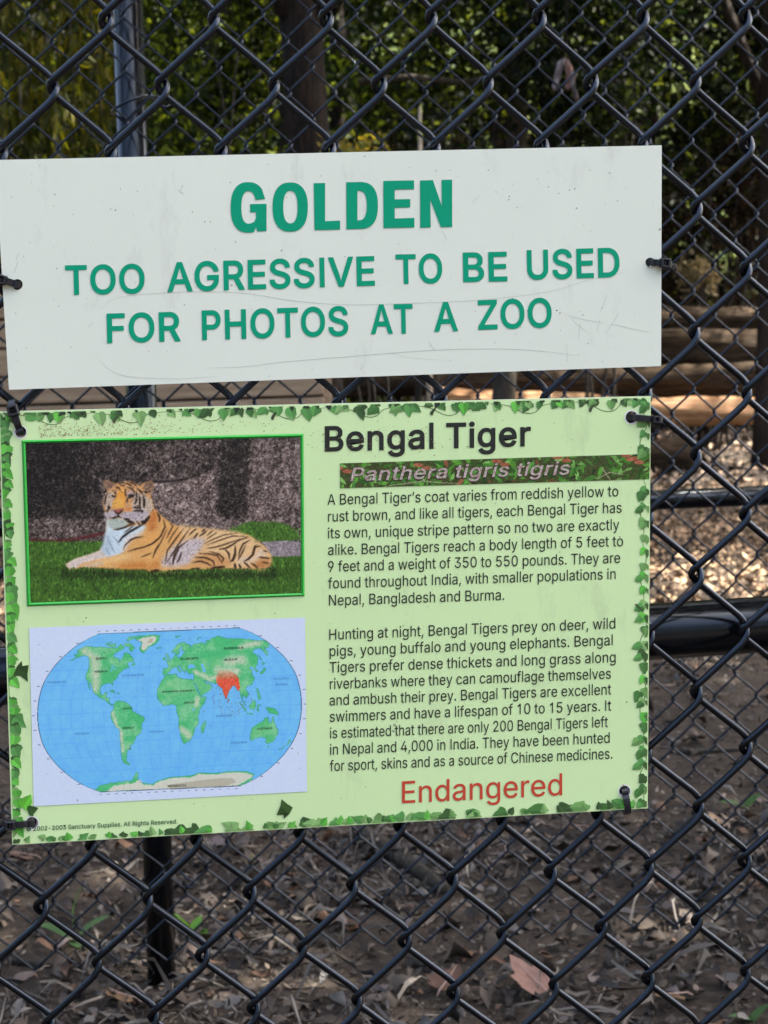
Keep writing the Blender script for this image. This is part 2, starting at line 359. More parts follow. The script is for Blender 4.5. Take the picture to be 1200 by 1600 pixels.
m_soil, n, l, p = mat('bare_soil', rough=0.95, spec=0.15)
v = objcoord(n, l)
t1 = noise(n, l, 1.1, 6, .6, v); t2 = noise(n, l, 60, 8, .75, v); t3 = noise(n, l, 9, 6, .7, v)
c1 = ramp(n, l, t1.outputs['Fac'], [(.3, (.052, .042, .034)), (.55, (.086, .069, .055)), (.75, (.125, .098, .074))])
c2 = ramp(n, l, t2.outputs['Fac'], [(.3, (.3, .3, .3)), (.5, (.85, .85, .85)), (.72, (1.5, 1.4, 1.3))])
c3 = ramp(n, l, t3.outputs['Fac'], [(.35, (.6, .6, .6)), (.65, (1.2, 1.18, 1.15))])
mx = n.new('ShaderNodeMix'); mx.data_type = 'RGBA'; mx.blend_type = 'MULTIPLY'; mx.inputs[0].default_value = 1
l.new(c1, mx.inputs[6]); l.new(c2, mx.inputs[7])
mx2 = n.new('ShaderNodeMix'); mx2.data_type = 'RGBA'; mx2.blend_type = 'MULTIPLY'; mx2.inputs[0].default_value = 1
l.new(mx.outputs[2], mx2.inputs[6]); l.new(c3, mx2.inputs[7])
l.new(mx2.outputs[2], p.inputs['Base Color'])
bump(n, l, p, t2.outputs['Fac'], .9, .015)

xs = np.concatenate([[-90, -45, -20, -10], np.linspace(-5, 6, 190), [10, 20, 45, 90]])
ys = np.concatenate([[-60, -25, -10, -4, -2], np.linspace(-1, 14, 240), np.linspace(15, 30, 16), [34, 38, 44, 50, 120]])
X, Y = np.meshgrid(xs, ys)
Z = ground_z(X, Y)
nx, ny = len(xs), len(ys)
idx = np.arange(nx * ny).reshape(ny, nx)
F = np.stack([idx[:-1, :-1], idx[:-1, 1:], idx[1:, 1:], idx[1:, :-1]], -1).reshape(-1, 4)
ground = link('ground', quads_mesh('ground', np.stack([X, Y, Z], -1).reshape(-1, 3), F, True), m_soil)
hx, hy = np.meshgrid(np.linspace(-60, 60, 41), np.linspace(23, 60, 20))
hz = 1.0 + np.clip((hy - 24) / 16, -.2, 1.6) * 9 + np.sin(hx * .31) * .5 + np.sin(hx * .9 + hy * .5) * .25
hi_ = np.arange(41 * 20).reshape(20, 41)
backdrop = link('backdrop', quads_mesh('backdrop', np.stack([hx, hy, hz], -1).reshape(-1, 3), np.stack([hi_[:-1, :-1], hi_[:-1, 1:], hi_[1:, 1:], hi_[1:, :-1]], -1).reshape(-1, 4), True),
            noisy('backdrop_green', [(.35, (.012, .018, .006)), (.5, (.04, .06, .012)), (.68, (.10, .12, .025))], 1.6, .95, .6, .2, (1, 1, 1), 8, .1))  # added slope that keeps bright sky out of the leaf gaps
tag(backdrop, 'green backdrop slope added behind the wood to close gaps of sky', 'backdrop', kind='structure')
tag(ground, 'bare brown soil running under both fences back to the trees', 'ground', kind='structure')

# ------------------------------------------------------------------ generic leaf / flake builder
def unit(v):
    return v / np.maximum(np.linalg.norm(v, axis=-1, keepdims=True), 1e-9)

def leaf_geo(P, D, N, L, W, fold=0.25, curl=0.0):
    """folded leaf of two quads per point: P base, D tip direction, N face normal, L length, W width"""
    n = len(P)
    L = np.broadcast_to(np.asarray(L, float), (n,))[:, None]; W = np.broadcast_to(np.asarray(W, float), (n,))[:, None]
    D = unit(D); Sd = unit(np.cross(D, N)); Nn = np.cross(Sd, D)
    b = P; t = P + D * L - Nn * L * curl
    m1 = P + D * L * .3; m2 = P + D * L * .68 - Nn * L * curl * .4
    up = Nn * W * fold
    V = np.stack([b, m1 - Sd * W * .45 + up, m2 - Sd * W * .42 + up, t, m2 + Sd * W * .42 + up, m1 + Sd * W * .45 + up], 1)
    k = np.arange(n)[:, None] * 6
    F = np.concatenate([k + np.array([[0, 3, 2, 1]]), k + np.array([[0, 5, 4, 3]])], 0)
    return V.reshape(-1, 3), F

def leaf_geo2(P, D, N, L, W, curl, cup):
    """curled dead leaf, five stations of three points with uneven edges"""
    n = len(P); D = unit(D); Sd = unit(np.cross(D, N)); Nn = np.cross(Sd, D)
    st = np.array([0, .22, .48, .76, 1.0]); pr = np.array([.06, .72, 1.0, .62, .03])
    V = np.zeros((n, 5, 3, 3)); ph = rng.uniform(0, 6.28, n)
    for i in range(5):
        t = st[i]; c = P + D * (L * t)[:, None] + Nn * (L * curl * np.sin(t * 2.6 + .3) + L * .10 * np.sin(t * 7 + ph))[:, None] + Sd * (L * .12 * np.sin(t * 3 + ph))[:, None]
        for k, s in enumerate((-1, 0, 1)):
            w_ = W * pr[i] * .5 * rng.uniform(.6, 1.25, n)
            V[:, i, k] = c + Sd * (s * w_)[:, None] + Nn * (abs(s) * w_ * cup + abs(s) * L * rng.normal(0, .04, n))[:, None]
    q = np.array([[i*3+k, i*3+k+1, (i+1)*3+k+1, (i+1)*3+k] for i in range(4) for k in range(2)])
    return V.reshape(-1, 3), (np.arange(n)[:, None, None] * 15 + q[None]).reshape(-1, 4)

def rand_dirs(n, droop=0.0):
    d = rng.normal(size=(n, 3)); d = unit(d)
    d[:, 2] -= droop
    return unit(d)

# ------------------------------------------------------------------ leaf litter, chips, straw (nobody could count them)
def litter(name, n, box, size, cols, label, cat, dens=None, aspect=(.35, .8), lift=.012, curl=.35, flat=.5, weights=None):
    x = rng.uniform(box[0], box[1], n); y = rng.uniform(box[2], box[3], n)
    if dens is not None:
        keep = rng.uniform(size=n) < dens(x, y); x = x[keep]; y = y[keep]
    n = len(x)
    P = np.stack([x, y, ground_z(x, y) + rng.uniform(.002, lift, n)], -1)
    a = rng.uniform(0, 2 * np.pi, n)
    D = np.stack([np.cos(a), np.sin(a), rng.normal(0, .18, n) * flat * 2], -1)
    N = unit(np.stack([rng.normal(0, flat, n), rng.normal(0, flat, n), np.ones(n)], -1))
    L = size[0] + (size[1] - size[0]) * rng.uniform(size=n) ** 1.8
    big = size[1] > .045
    if big: V, F = leaf_geo2(P, D, N, L, L * rng.uniform(*aspect, n), curl * rng.normal(0, .5, n), rng.normal(0, .7, n))
    else: V, F = leaf_geo(P, D, N, L, L * rng.uniform(*aspect, n), .25 * rng.choice([-1, 1], n)[:, None], curl * rng.normal(0, 1, n)[:, None])
    V[:, 2] = np.maximum(V[:, 2], ground_z(V[:, 0], V[:, 1]) + .0015)
    me = quads_mesh(name, V, F, big)
    c = np.array(cols)[rng.choice(len(cols), n, p=weights)] * rng.uniform(.7, 1.25, (n, 1))
    vcol(me, np.repeat(c, 15 if big else 6, 0))
    o = link(name, me, tint_mat(name, .7, .2))
    return tag(o, label, cat, kind='stuff')

BROWNS = [(.07, .055, .042), (.048, .039, .032), (.095, .076, .06), (.13, .098, .078), (.034, .028, .024), (.105, .098, .09), (.14, .08, .05), (.165, .13, .115)]
def patchy(x, y):
    return .5 + .5 * np.sin(x * 3.1 + y * 2.3 + .6) * np.sin(x * 1.3 - y * 4.1) + .35 * np.sin(x * 7.7 - y * 5.9)
def d_front(x, y):
    q = (y < 1.9) * .95 + (y >= 1.9) * (y < 2.3) * .5 + (y >= 2.3) * (y < 3.1) * (.06 + .3 * (x > .45)) + (y >= 3.1) * .34
    return np.clip(q * (.45 + .7 * patchy(x, y)), .02, 1)
BW = [.2, .2, .16, .1, .14, .1, .05, .05]
litter('leaf_litter', 36000, (-2.2, 2.6, .3, 4.4), (.008, .052), BROWNS, 'dry brown leaf litter scattered over the shaded soil', 'leaf litter', d_front, (.35, .75), .014, .6, .6, BW)
litter('plant_debris', 110000, (-2.2, 2.6, .3, 4.4), (.004, .021), [(.085, .068, .053), (.06, .049, .04), (.115, .094, .076), (.035, .029, .025), (.16, .138, .118)],
       'crumbled leaf bits and twigs strewn between the larger dead leaves', 'debris', lambda x, y: np.clip(d_front(x, y) + .12, 0, 1), (.12, .7), .006, .5, .6)
litter('dry_grass', 6500, (-1.6, 2.2, .5, 2.1), (.02, .12), [(.18, .158, .13), (.13, .115, .10), (.09, .08, .07)],
       'thin grey dry grass stems lying in the litter near the far fence', 'dry grass', patchy, (.03, .06), .02, .9, .4)
litter('wood_chips', 42000, (-3.0, 4.5, 4.1, 8.4), (.015, .06), [(.32, .215, .125), (.27, .175, .105), (.4, .28, .17), (.17, .115, .075), (.11, .08, .055)],
       'pale tan wood chips and straw spread behind the far fence', 'wood chips', lambda x, y: np.clip(1.15 - abs(y - 5.1) * .28, .22, 1), (.3, .8), .03, .3, .6)
litter('forest_duff', 16000, (-4, 6, 8.2, 15), (.03, .10), BROWNS[:4] + [(.36, .26, .18)], 'brown fallen leaves on the ground under the trees behind the logs', 'leaf litter', None, (.4, .8), .03)

# ------------------------------------------------------------------ chain-link fences
m_vinyl, n, l, p = mat('black_vinyl', (.012, .016, .03), .33, .5)
t = noise(n, l, 260, 4, .7, objcoord(n, l))
p.inputs['Specular Tint'].default_value = (.72, .84, 1, 1); p.inputs['Specular IOR Level'].default_value = .55
l.new(ramp(n, l, t.outputs['Fac'], [(.35, (.0012, .0016, .003)), (.62, (.0025, .0034, .006)), (.76, (.008, .009, .012)), (.84, (.03, .03, .03))]), p.inputs['Base Color'])
r = n.new('ShaderNodeMapRange'); r.inputs[3].default_value = .13; r.inputs[4].default_value = .25
l.new(t.outputs['Fac'], r.inputs[0]); l.new(r.outputs[0], p.inputs['Roughness'])
bump(n, l, p, t.outputs['Fac'], .12, .0006)

m_pipe, n, l, p = mat('black_pipe', (.010, .011, .014), .22, .40)
p.inputs['Specular Tint'].default_value = (.76, .88, 1, 1)
t = noise(n, l, 55, 6, .7, objcoord(n, l))
r = n.new('ShaderNodeMapRange'); r.inputs[3].default_value = .10; r.inputs[4].default_value = .30
l.new(t.outputs['Fac'], r.inputs[0]); l.new(r.outputs[0], p.inputs['Roughness'])
l.new(ramp(n, l, t.outputs['Fac'], [(.45, (.002, .0026, .004)), (.7, (.004, .005, .007)), (.82, (.028, .025, .023))]), p.inputs['Base Color'])

def chain_link(name, x0, z0, w_, h_, i0, i1, j0, j1, Yp, rad, ns, nseg, parent, jit, t1):
    """woven mesh: one flattened helix per wire; node (i, j) at x0+i*w/2, z0-j*h/2 where i+j is even"""
    tt = np.arange(nseg) / nseg
    t2 = .10                                                        # wide bend on the right, tight bend on the left
    g = np.where(tt < t1, tt ** 2 / (2 * t1), np.where(tt < 1 - t2, tt - t1 / 2, 1 - t1 / 2 - t2 / 2 - (1 - tt) ** 2 / (2 * t2)))
    gl = np.where(tt < t2, tt ** 2 / (2 * t2), np.where(tt < 1 - t1, tt - t2 / 2, 1 - t1 / 2 - t2 / 2 - (1 - tt) ** 2 / (2 * t1)))
    AR = 1 - 2 * g / (1 - t1 / 2 - t2 / 2)                            # right bend -> left bend
    AL = -1 + 2 * gl / (1 - t1 / 2 - t2 / 2)                          # left bend -> right bend
    dep = np.tanh(2.6 * np.sin(np.pi * tt)) / np.tanh(2.6)
    ov = rad * 1.02; d = rad * 1.12
    allV = []; allF = []; base = 0
    ang = 2 * np.pi * np.arange(ns) / ns
    js = np.arange(j0, j1)
    for i in range(i0, i1):
        xc = x0 + (i + .5) * w_ / 2
        # bends: right bend at column i+1 when (i+1+j) even, left bend at column i when (i+j) even
        pts = []
        for j in js:
            right = (i + 1 + j) % 2 == 0
            xx = xc + (AR if right else AL) * (w_ / 4 + ov)
            yy = Yp + (-d if right else d) * dep
            zz = z0 - (j + tt) * h_ / 2
            pts.append(np.stack([xx, yy, zz], -1))
        Pn = np.concatenate(pts)
        ph = Pn[:, 2] * 13 + i * 1.7
        Pn[:, 0] += jit * (np.sin(ph) + np.sin(ph * 2.3 + i)) ; Pn[:, 2] += jit * np.sin(ph * .7 + i * 2.1)
        Pn[:, 1] += jit * 1.5 * np.sin(Pn[:, 2] * 5 + i * .31)
        T = unit(np.gradient(Pn, axis=0))
        ref = np.tile(np.array([0., 1., 0.]), (len(Pn), 1)); ref[:, 0] = .15
        U = unit(ref - T * (ref * T).sum(-1, keepdims=True)); B = np.cross(T, U)
        V = Pn[:, None] + rad * (U[:, None] * np.cos(ang)[None, :, None] + B[:, None] * np.sin(ang)[None, :, None])
        k = np.arange(len(Pn) - 1)[:, None] * ns; q = np.arange(ns)[None]
        Fq = np.stack([k + q, k + (q + 1) % ns, k + ns + (q + 1) % ns, k + ns + q], -1).reshape(-1, 4) + base
        allV.append(V.reshape(-1, 3)); allF.append(Fq); base += len(Pn) * ns
    return link(name, quads_mesh(name, np.concatenate(allV), np.concatenate(allF), True), m_vinyl, parent)

ZO = 1.14
HH = .0665 * 1.1845
near = empty('chain_link_fence', (-.2, 0, 0), 'near black chain-link fence with large sharp mesh that both signs are tied to', 'fence')
chain_link('wire_mesh', 0, ZO, .0665, HH, -46, 40, -16, 28, 0, .00228, 10, 16, near, .0008, .27)
b = MB()
a0 = at_y(np.array(5.), np.array(1056.), .026); a1 = at_y(np.array(1110.), np.array(981.), .026)
dv = (a1 - a0) / (a1[0] - a0[0])
p0 = a0 + dv * (-1.55 - a0[0]); p1 = a0 + dv * (1.35 - a0[0])
b.tube([p0, (p0 + p1) / 2, p1], .0190, 32); b.build('rail', m_pipe, near, True)
for x in (-1.58, 1.38):
    b = MB(); b.tube([(x, .03, -.05), (x, .03, 1.86)], .024, 24); b.build('post', m_pipe, near, True)
b = MB(); b.tube([(-1.6, .03, 1.80), (1.4, .03, 1.80)], .0175, 20); b.build('top_rail', m_pipe, near, True)

YF = 1.24
farf = empty('chain_link_fence', (0, YF, 0), 'far black chain-link fence with smaller softer mesh and a post, behind the signs', 'fence')
chain_link('wire_mesh', .3658, ZO - .3523, .0660, .0735, -80, 56, -34, 20, YF, .00185, 6, 11, farf, .0008, .14)
b = MB()
pb = at_y(np.array(253.), np.array(1530.), YF + .034); pt = at_y(np.array(199.), np.array(0.), YF + .034)
dv = (pt - pb) / (pt[2] - pb[2])
b.tube([pb + dv * (-.1 - pb[2]), pb + dv * (.6 - pb[2]), pb + dv * (1.95 - pb[2])], .0222, 28); b.build('post', m_pipe, farf, True)
b = MB(); b.tube([(2.1, YF + .034, -.05), (2.1, YF + .034, 1.95)], .0245, 20); b.build('post', m_pipe, farf, True)
b = MB(); b.tube([(-2.2, YF + .034, -.05), (-2.2, YF + .034, 1.95)], .0245, 20); b.build('post', m_pipe, farf, True)
a1 = at_y(np.array(1110.), np.array(779.), YF + .028)
for zz, nm in ((a1[2], 'rail'), (1.92, 'rail')):
    b = MB(); b.tube([(-2.3, YF + .03, zz - .002), (-.42, YF + .028, zz), (2.2, YF + .026, zz + .004)], .0152, 20); b.build(nm, m_pipe, farf, True)
# slim gate stile clamped beside the far post
b = MB()
q0 = at_y(np.array(208.), np.array(0.), YF + .05); 
for zz in (.18, .788, 1.33):
    c = pb + dv * (zz - pb[2])
    b = MB(); pts = []
    for k in range(15):
        a = math.pi * 2 * k / 14
        pts.append((c[0] + math.cos(a) * .0285, c[1] + math.sin(a) * .034 - .006, zz + .012 * math.cos(a)))
    pts += [(c[0] + .045, c[1] - .036, zz + .004), (c[0] + .058, c[1] - .036, zz - .003), (c[0] + .052, c[1] - .04, zz - .010), (c[0] + .04, c[1] - .038, zz - .006)]
    b.tube(pts, .0022, 6); b.build('tie_wire', m_vinyl, farf, True)

# ------------------------------------------------------------------ timber wall on the left
m_plank, n, l, p = mat('weathered_plank', rough=.85, spec=.2)
v = objcoord(n, l, (.5, 4, 9)); t = noise(n, l, 6, 8, .65, v)
l.new(ramp(n, l, t.outputs['Fac'], [(.3, (.22, .16, .105)), (.5, (.36, .27, .185)), (.72, (.47, .36, .25))]), p.inputs['Base Color'])
bump(n, l, p, t.outputs['Fac'], .5, .006)
YW = 6.6
xr = at_y(np.array(506.), np.array(610.), YW)[0]
wall = empty('plank_wall', (xr - 2.0, YW, 0), 'low tan wall of horizontal planks behind the far fence post', 'plank wall')
b = MB(); zt = 1.27; hb = .142
k = 0; z = .0
while z < zt:
    yo = rng.uniform(-.004, .004); dz = rng.uniform(-.006, .006)
    b.box((xr - 4.6, YW + yo, z + .008), (xr, YW + .035 + yo, z + hb - .006 + dz)); z += hb
b.build('panel', m_plank, wall, False, .006)
b = MB(); b.box((xr - 4.6, YW + .04, 0), (xr - .001, YW + .06, zt - .03)); b.build('backing', noisy('dark_backing', [(.4, (.03, .025, .02)), (.6, (.05, .04, .03))], 5), wall)
for dx in (0, 2.2, 4.5):
    b = MB(); b.box((xr - dx - .05, YW + .061, -.02), (xr - dx + .045, YW + .15, zt + .02)); b.build('post', m_plank, wall, False, .004)

# ------------------------------------------------------------------ logs
m_bark_log, n, l, p = mat('weathered_log', rough=.9, spec=.15)
v = objcoord(n, l, (.8, 9, 9)); t = noise(n, l, 5, 9, .7, v); t2 = noise(n, l, 2.5, 4, .6, objcoord(n, l, (1.2, 3, 3)))
l.new(ramp(n, l, t.outputs['Fac'], [(.3, (.010, .008, .006)), (.46, (.045, .031, .019)), (.6, (.10, .068, .04)), (.78, (.22, .155, .09))]), p.inputs['Base Color'])
bump(n, l, p, t.outputs['Fac'], 1.0, .06)
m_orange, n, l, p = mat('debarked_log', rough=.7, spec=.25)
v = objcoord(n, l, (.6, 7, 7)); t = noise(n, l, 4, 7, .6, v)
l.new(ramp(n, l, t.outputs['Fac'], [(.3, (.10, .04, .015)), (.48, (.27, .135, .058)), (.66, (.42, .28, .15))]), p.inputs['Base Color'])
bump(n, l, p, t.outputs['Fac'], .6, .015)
m_end = noisy('log_end', [(.35, (.05, .04, .032)), (.6, (.10, .08, .06)), (.75, (.16, .13, .09))], 12)

def log_thing(p0, p1, r0, r1, m, label, seed):
    p0 = Vector(p0); p1 = Vector(p1)
    t = empty('log', p0, label, 'log', 'logs stacked behind the far fence')
    rg = np.random.default_rng(seed)
    nseg = 22; ns = 20; V = []; F = []
    ax = (p1 - p0).normalized(); u = ax.orthogonal().normalized(); b_ = ax.cross(u)
    ph = rg.uniform(0, 6, 6)
    for i in range(nseg + 1):
        f = i / nseg; c = p0.lerp(p1, f) + u * .03 * math.sin(f * 5 + ph[0]) * r0 * 4 + b_ * .02 * math.sin(f * 7 + ph[1])
        for k in range(ns):
            a = 2 * math.pi * k / ns
            r_ = (r0 + (r1 - r0) * f) * (1 + .10 * math.sin(3 * a + ph[2] + f * 5) + .07 * math.sin(5 * a + ph[3] - f * 11) + .04 * math.sin(f * 40 + 2 * a) + .12 * math.sin(f * 9 + ph[4]) * math.sin(f * 4 + ph[5]))
            V.append(c + (u * math.cos(a) + b_ * math.sin(a)) * r_)
    for i in range(nseg):
        for k in range(ns):
            F.append((i*ns+k, i*ns+(k+1) % ns, (i+1)*ns+(k+1) % ns, (i+1)*ns+k))
    link('stem', py_mesh('stem', V, F, True), m, t)
    for i in (0, nseg):
        ring = V[i*ns:(i+1)*ns]; c = sum(ring, Vector()) / ns + (ax if i else -ax) * .006
        Fc = [(0, 1 + (k + 1) % ns, 1 + k) if i == 0 else (0, 1 + k, 1 + (k + 1) % ns) for k in range(ns)]
        link('cut_end', py_mesh('cut_end', [c] + [r + (ax if i else -ax) * .001 for r in ring], Fc), m_end, t)
    return t

def LP(px, py, Y): return Vector(at_y(np.array(float(px)), np.array(float(py)), Y))
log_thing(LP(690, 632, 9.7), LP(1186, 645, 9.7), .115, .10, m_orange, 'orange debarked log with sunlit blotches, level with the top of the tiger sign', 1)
log_thing(LP(600, 715, 9.4), LP(1078, 714, 9.2), .135, .125, m_bark_log, 'lowest brown log, its dark cut end facing right just above the far rail', 2)
log_thing(LP(520, 598, 9.9), LP(1200, 590, 9.9), .13, .12, m_bark_log, 'weathered log lying directly on top of the orange debarked log', 3)
log_thing(LP(540, 545, 10.05), LP(1215, 541, 10.05), .125, .12, m_bark_log, 'weathered log second from the top of the log stack', 4)
log_thing(LP(530, 500, 10.15), LP(1190, 497, 10.15), .11, .10, m_bark_log, 'topmost weathered log of the stack, under the dead brush', 5)

# ------------------------------------------------------------------ trees and shrubs
m_bark_dark = noisy('dark_bark', [(.3, (.008, .006, .005)), (.5, (.022, .015, .011)), (.68, (.085, .05, .032))], 12, .95, 1.0, .06, (3, 3, .5))
m_bark_grey = noisy('grey_bark', [(.3, (.035, .03, .025)), (.5, (.075, .065, .05)), (.72, (.14, .12, .095))], 8, .95, .9, .03, (3, 3, .6))
m_bark_red = noisy('brown_bark', [(.3, (.02, .015, .012)), (.55, (.05, .036, .028)), (.75, (.10, .075, .058))], 9, .95, .9, .03, (3, 3, .6))
G1 = [(.007, .014, .003), (.014, .025, .004), (.008, .016, .003), (.034, .052, .008), (.010, .02, .004), (.10, .135, .016), (.28, .36, .04)]  # brightest stops are sunlight put into the leaf colour
m_leaf_mid = leaf_mat('mid_green_leaves', G1)
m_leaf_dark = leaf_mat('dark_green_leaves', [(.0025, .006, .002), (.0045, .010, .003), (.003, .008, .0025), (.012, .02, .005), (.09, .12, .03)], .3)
m_leaf_olive = leaf_mat('olive_leaves', [(.018, .024, .004), (.034, .04, .005), (.066, .068, .008), (.014, .022, .004), (.13, .115, .014)], .4)
m_leaf_yel = leaf_mat('yellowing_leaves', [(.16, .14, .02), (.22, .17, .03), (.08, .11, .018), (.28, .2, .05), (.05, .08, .012)], .4)
m_leaf_dead = leaf_mat('dead_leaves', [(.010, .007, .004), (.02, .014, .008), (.007, .005, .0035), (.07, .05, .028), (.014, .009, .005)], .25, .2, (1.3, 1.1, .8))

def clumps(n, centres, rad):
    c = np.asarray(centres, float)[rng.integers(0, len(centres), n)]
    r = rng.normal(size=(n, 3)) * np.asarray(rad)
    return c + r

def leaves_obj(name, P, L, W, m, parent, droop=.3, fold=.2, curl=.15):
    n = len(P)
    D = rand_dirs(n, droop); N = rand_dirs(n); N[:, 2] += .6
    Ls = L * rng.uniform(.6, 1.3, n)
    V, F = leaf_geo(P, D, N, Ls, Ls * W * rng.uniform(.8, 1.2, n), fold, curl)
    return link(name, quads_mesh(name, V, F), m, parent)

def trunk_pts(base, top, wob, n=9, seed=0):
    rg = np.random.default_rng(seed); base = Vector(base); top = Vector(top); out = []
    ph = rg.uniform(0, 6, 2)
    for i in range(n):
        f = i / (n - 1); out.append(base.lerp(top, f) + Vector((math.sin(f * 5 + ph[0]) - math.sin(ph[0]), math.sin(f * 4 + ph[1]) - math.sin(ph[1]), 0)) * wob)
    return out

def tree(name, base, top, r0, r1, m_b, label, cat, crown=None, m_l=None, nleaf=0, L=.08, W=.5, rad=.5, limbs=5, group=None, seed=0, wob=.04, droop=.3):
    base = Vector(base); top = Vector(top)
    t = empty(name, base, label, cat, group)
    pts = trunk_pts(base - Vector((0, 0, .1)), top, wob, 11, seed)
    rr = [(r0 + (r1 - r0) * (i / 10)) * (1.35 if i == 0 else 1.08 if i == 1 else 1) for i in range(11)]
    b = MB(); b.tube(pts, rr, 16)
    rg = np.random.default_rng(seed + 50)
    if crown is not None:
        ends = rg.permutation(len(crown))[:limbs]
        for e in ends:
            s = pts[rg.integers(5, 10)]; c = Vector(crown[e]); md = s.lerp(c, .5) + Vector((0, 0, .08))
            b.tube([s, s.lerp(md, .5), md, md.lerp(c, .6), c], [r1 * .7, r1 * .55, r1 * .4, r1 * .28, r1 * .12], 7)
    b.build('trunk', m_b, t, True)
    if nleaf:
        leaves_obj('crown', clumps(nleaf, crown, rad), L, W, m_l, t, droop)
    return t

def blob(cx, cy, cz, rx, ry, rz, k, seed):
    rg = np.random.default_rng(seed); q = rg.normal(size=(k, 3)); q = q / np.linalg.norm(q, axis=1, keepdims=True) * rg.uniform(.35, 1, (k, 1)) ** .6
    return q * np.array([rx, ry, rz]) + np.array([cx, cy, cz])

# the trees whose crowns shade the fences (crowns lie above the frame)
def G(px, py, Y):                       # foot of something standing at distance Y below pixel column px
    q = at_y(np.array(float(px)), np.array(float(py)), Y); return (q[0], q[1], float(ground_z(q[0], q[1])))
tree('shade_tree', G(480, 120, 6.9), (G(480, 120, 6.9)[0] - .02, 6.95, 5.2), .125, .09, m_bark_dark, 'thick dark tree trunk standing above the word on the white sign', 'tree',
     np.concatenate([blob(.4, 6.7, 6.2, 3.2, 2.0, 1.3, 60, 3), blob(-3.2, 5.2, 6.0, 2.4, 2.4, 1.2, 30, 31)]), m_leaf_mid, 10000, .15, .55, (.42, .42, .3), 9, seed=3)
bx = G(1196, 500, 9.3)
tree('tree', bx, (bx[0] + .05, 9.3, 5.0), .085, .07, m_bark_red, 'brown tree trunk at the right edge of the photo in front of the log ends', 'tree',
     blob(bx[0] + .8, 10.2, 6.2, 3.4, 1.9, 1.3, 46, 4), m_leaf_mid, 6800, .13, .55, (.4, .4, .3), 8, seed=4, wob=.01)
tree('shade_tree', (4.6, 2.6, 0), (4.4, 2.5, 5.0), .16, .11, m_bark_grey, 'unseen broad leafy tree added right of both fences to shade them', 'tree',
     np.concatenate([blob(3.8, 2.0, 6.2, 3.6, 3.0, 1.3, 90, 5), blob(4.9, 7.25, 6.2, 2.4, .75, .7, 50, 52)]), m_leaf_mid, 44000, .16, .55, (.45, .45, .32), 10, seed=5)  # unseen tree added as sun blocker; its second clump shades the wood chips
def shrub(name, base, label, cat, centres, rad, n, L, W, m, group=None, stems=6, m_b=None, droop=.3, curl=.15, sr=.012):
    t = empty(name, base, label, cat, group)
    leaves_obj('foliage', clumps(n, centres, rad), L, W, m, t, droop, .2, curl)
    b = MB(); base = Vector(base)
    for k in range(stems):
        c = Vector(centres[(k * 7) % len(centres)]); s0 = base + Vector((rng.uniform(-.15, .15), rng.uniform(-.1, .1), -.05))
        md = s0.lerp(c, .55) + Vector((rng.uniform(-.1, .1), rng.uniform(-.1, .1), .1))
        b.tube([s0, s0.lerp(md, .5), md, c], [sr, sr * .8, sr * .6, sr * .25], 6)
    b.build('stem', m_b or m_bark_grey, t, True)
    return t

def box_pts(px0, px1, py0, py1, Y0, Y1, k, seed):
    """clump centres filling a volume that stands between two distances"""
    rg = np.random.default_rng(seed)
    Y = rg.uniform(Y0, Y1, k); px = rg.uniform(px0, px1, k); py = rg.uniform(py0, py1, k)
    d = ray(px, py); t = (Y - _C[1]) / d[:, 1]
    return _C + d * t[:, None]

# drooping olive foliage on the left: leaves hang from strands
t = empty('weeping_shrub', G(90, 120, 5.0), 'tall olive-green shrub with hanging leaves at the upper left corner', 'shrub', 'shrubs behind the fences')
P = []; D = []
b = MB()
for k in range(120):
    px = rng.uniform(-330, 190); Y = rng.uniform(4.6, 6.2)
    top = at_y(np.array(px), np.array(rng.uniform(-260, 150)), Y); ln = rng.uniform(.25, .7)
    sw = rng.uniform(-.08, .08, 2)
    m = int(ln * 90); f = rng.uniform(0, 1, m)
    q = top + np.stack([sw[0] * f, sw[1] * f, -ln * f], -1) + rng.normal(0, .018, (m, 3))
    P.append(q); d = rng.normal(0, .45, (m, 3)); d[:, 2] -= 1; D.append(d)
    if k % 3 == 0: b.tube([top + np.array([0, 0, .05]), top + np.array([sw[0], sw[1], -ln])], [.004, .0015], 5)
P = np.concatenate(P); D = np.concatenate(D); nn = rand_dirs(len(P)); nn[:, 1] -= .6
V, F = leaf_geo(P, D, nn, rng.uniform(.05, .10, len(P)), rng.uniform(.014, .026, len(P)), .2, .15)
link('foliage', quads_mesh('foliage', V, F), m_leaf_olive, t)
g0 = G(-190, 120, 5.4)
for dx in (-.5, -.1, .15): b.tube(trunk_pts((g0[0] + dx, 5.4, -.05), (g0[0] + dx * 1.6, 5.5, 2.6), .05, 8, 3), .018, 8)
b.build('stem', m_bark_grey, t, True)

shrub('leafy_shrub', G(20, 200, 7.2), 'dark green shrub low behind the left end of the white sign', 'shrub', box_pts(-340, 240, 100, 420, 7.0, 7.7, 40, 60), .10, 6200, .06, .5, m_leaf_mid, 'shrubs behind the fences')
shrub('leafy_shrub', G(330, 200, 7.6), 'green shrub with bright sunlit leaves between the far post and the thick trunk', 'shrub', box_pts(205, 450, -190, 300, 7.2, 8.4, 52, 61), .10, 9000, .055, .55, m_leaf_mid, 'shrubs behind the fences')
shrub('leafy_shrub', G(560, 205, 5.6), 'small shrub with yellow leaves just above the top edge of the white sign', 'shrub', box_pts(518, 612, 212, 300, 5.4, 5.8, 14, 62), .03, 240, .045, .55, m_leaf_yel, 'shrubs behind the fences', 5, None, .2, .1, .006)
shrub('leafy_shrub', G(640, 100, 9.6), 'green shrub right of the thick trunk, near the top of the photo', 'shrub', box_pts(520, 800, -240, 190, 9.0, 10.4, 60, 63), .12, 9500, .06, .55, m_leaf_mid, 'shrubs behind the fences')
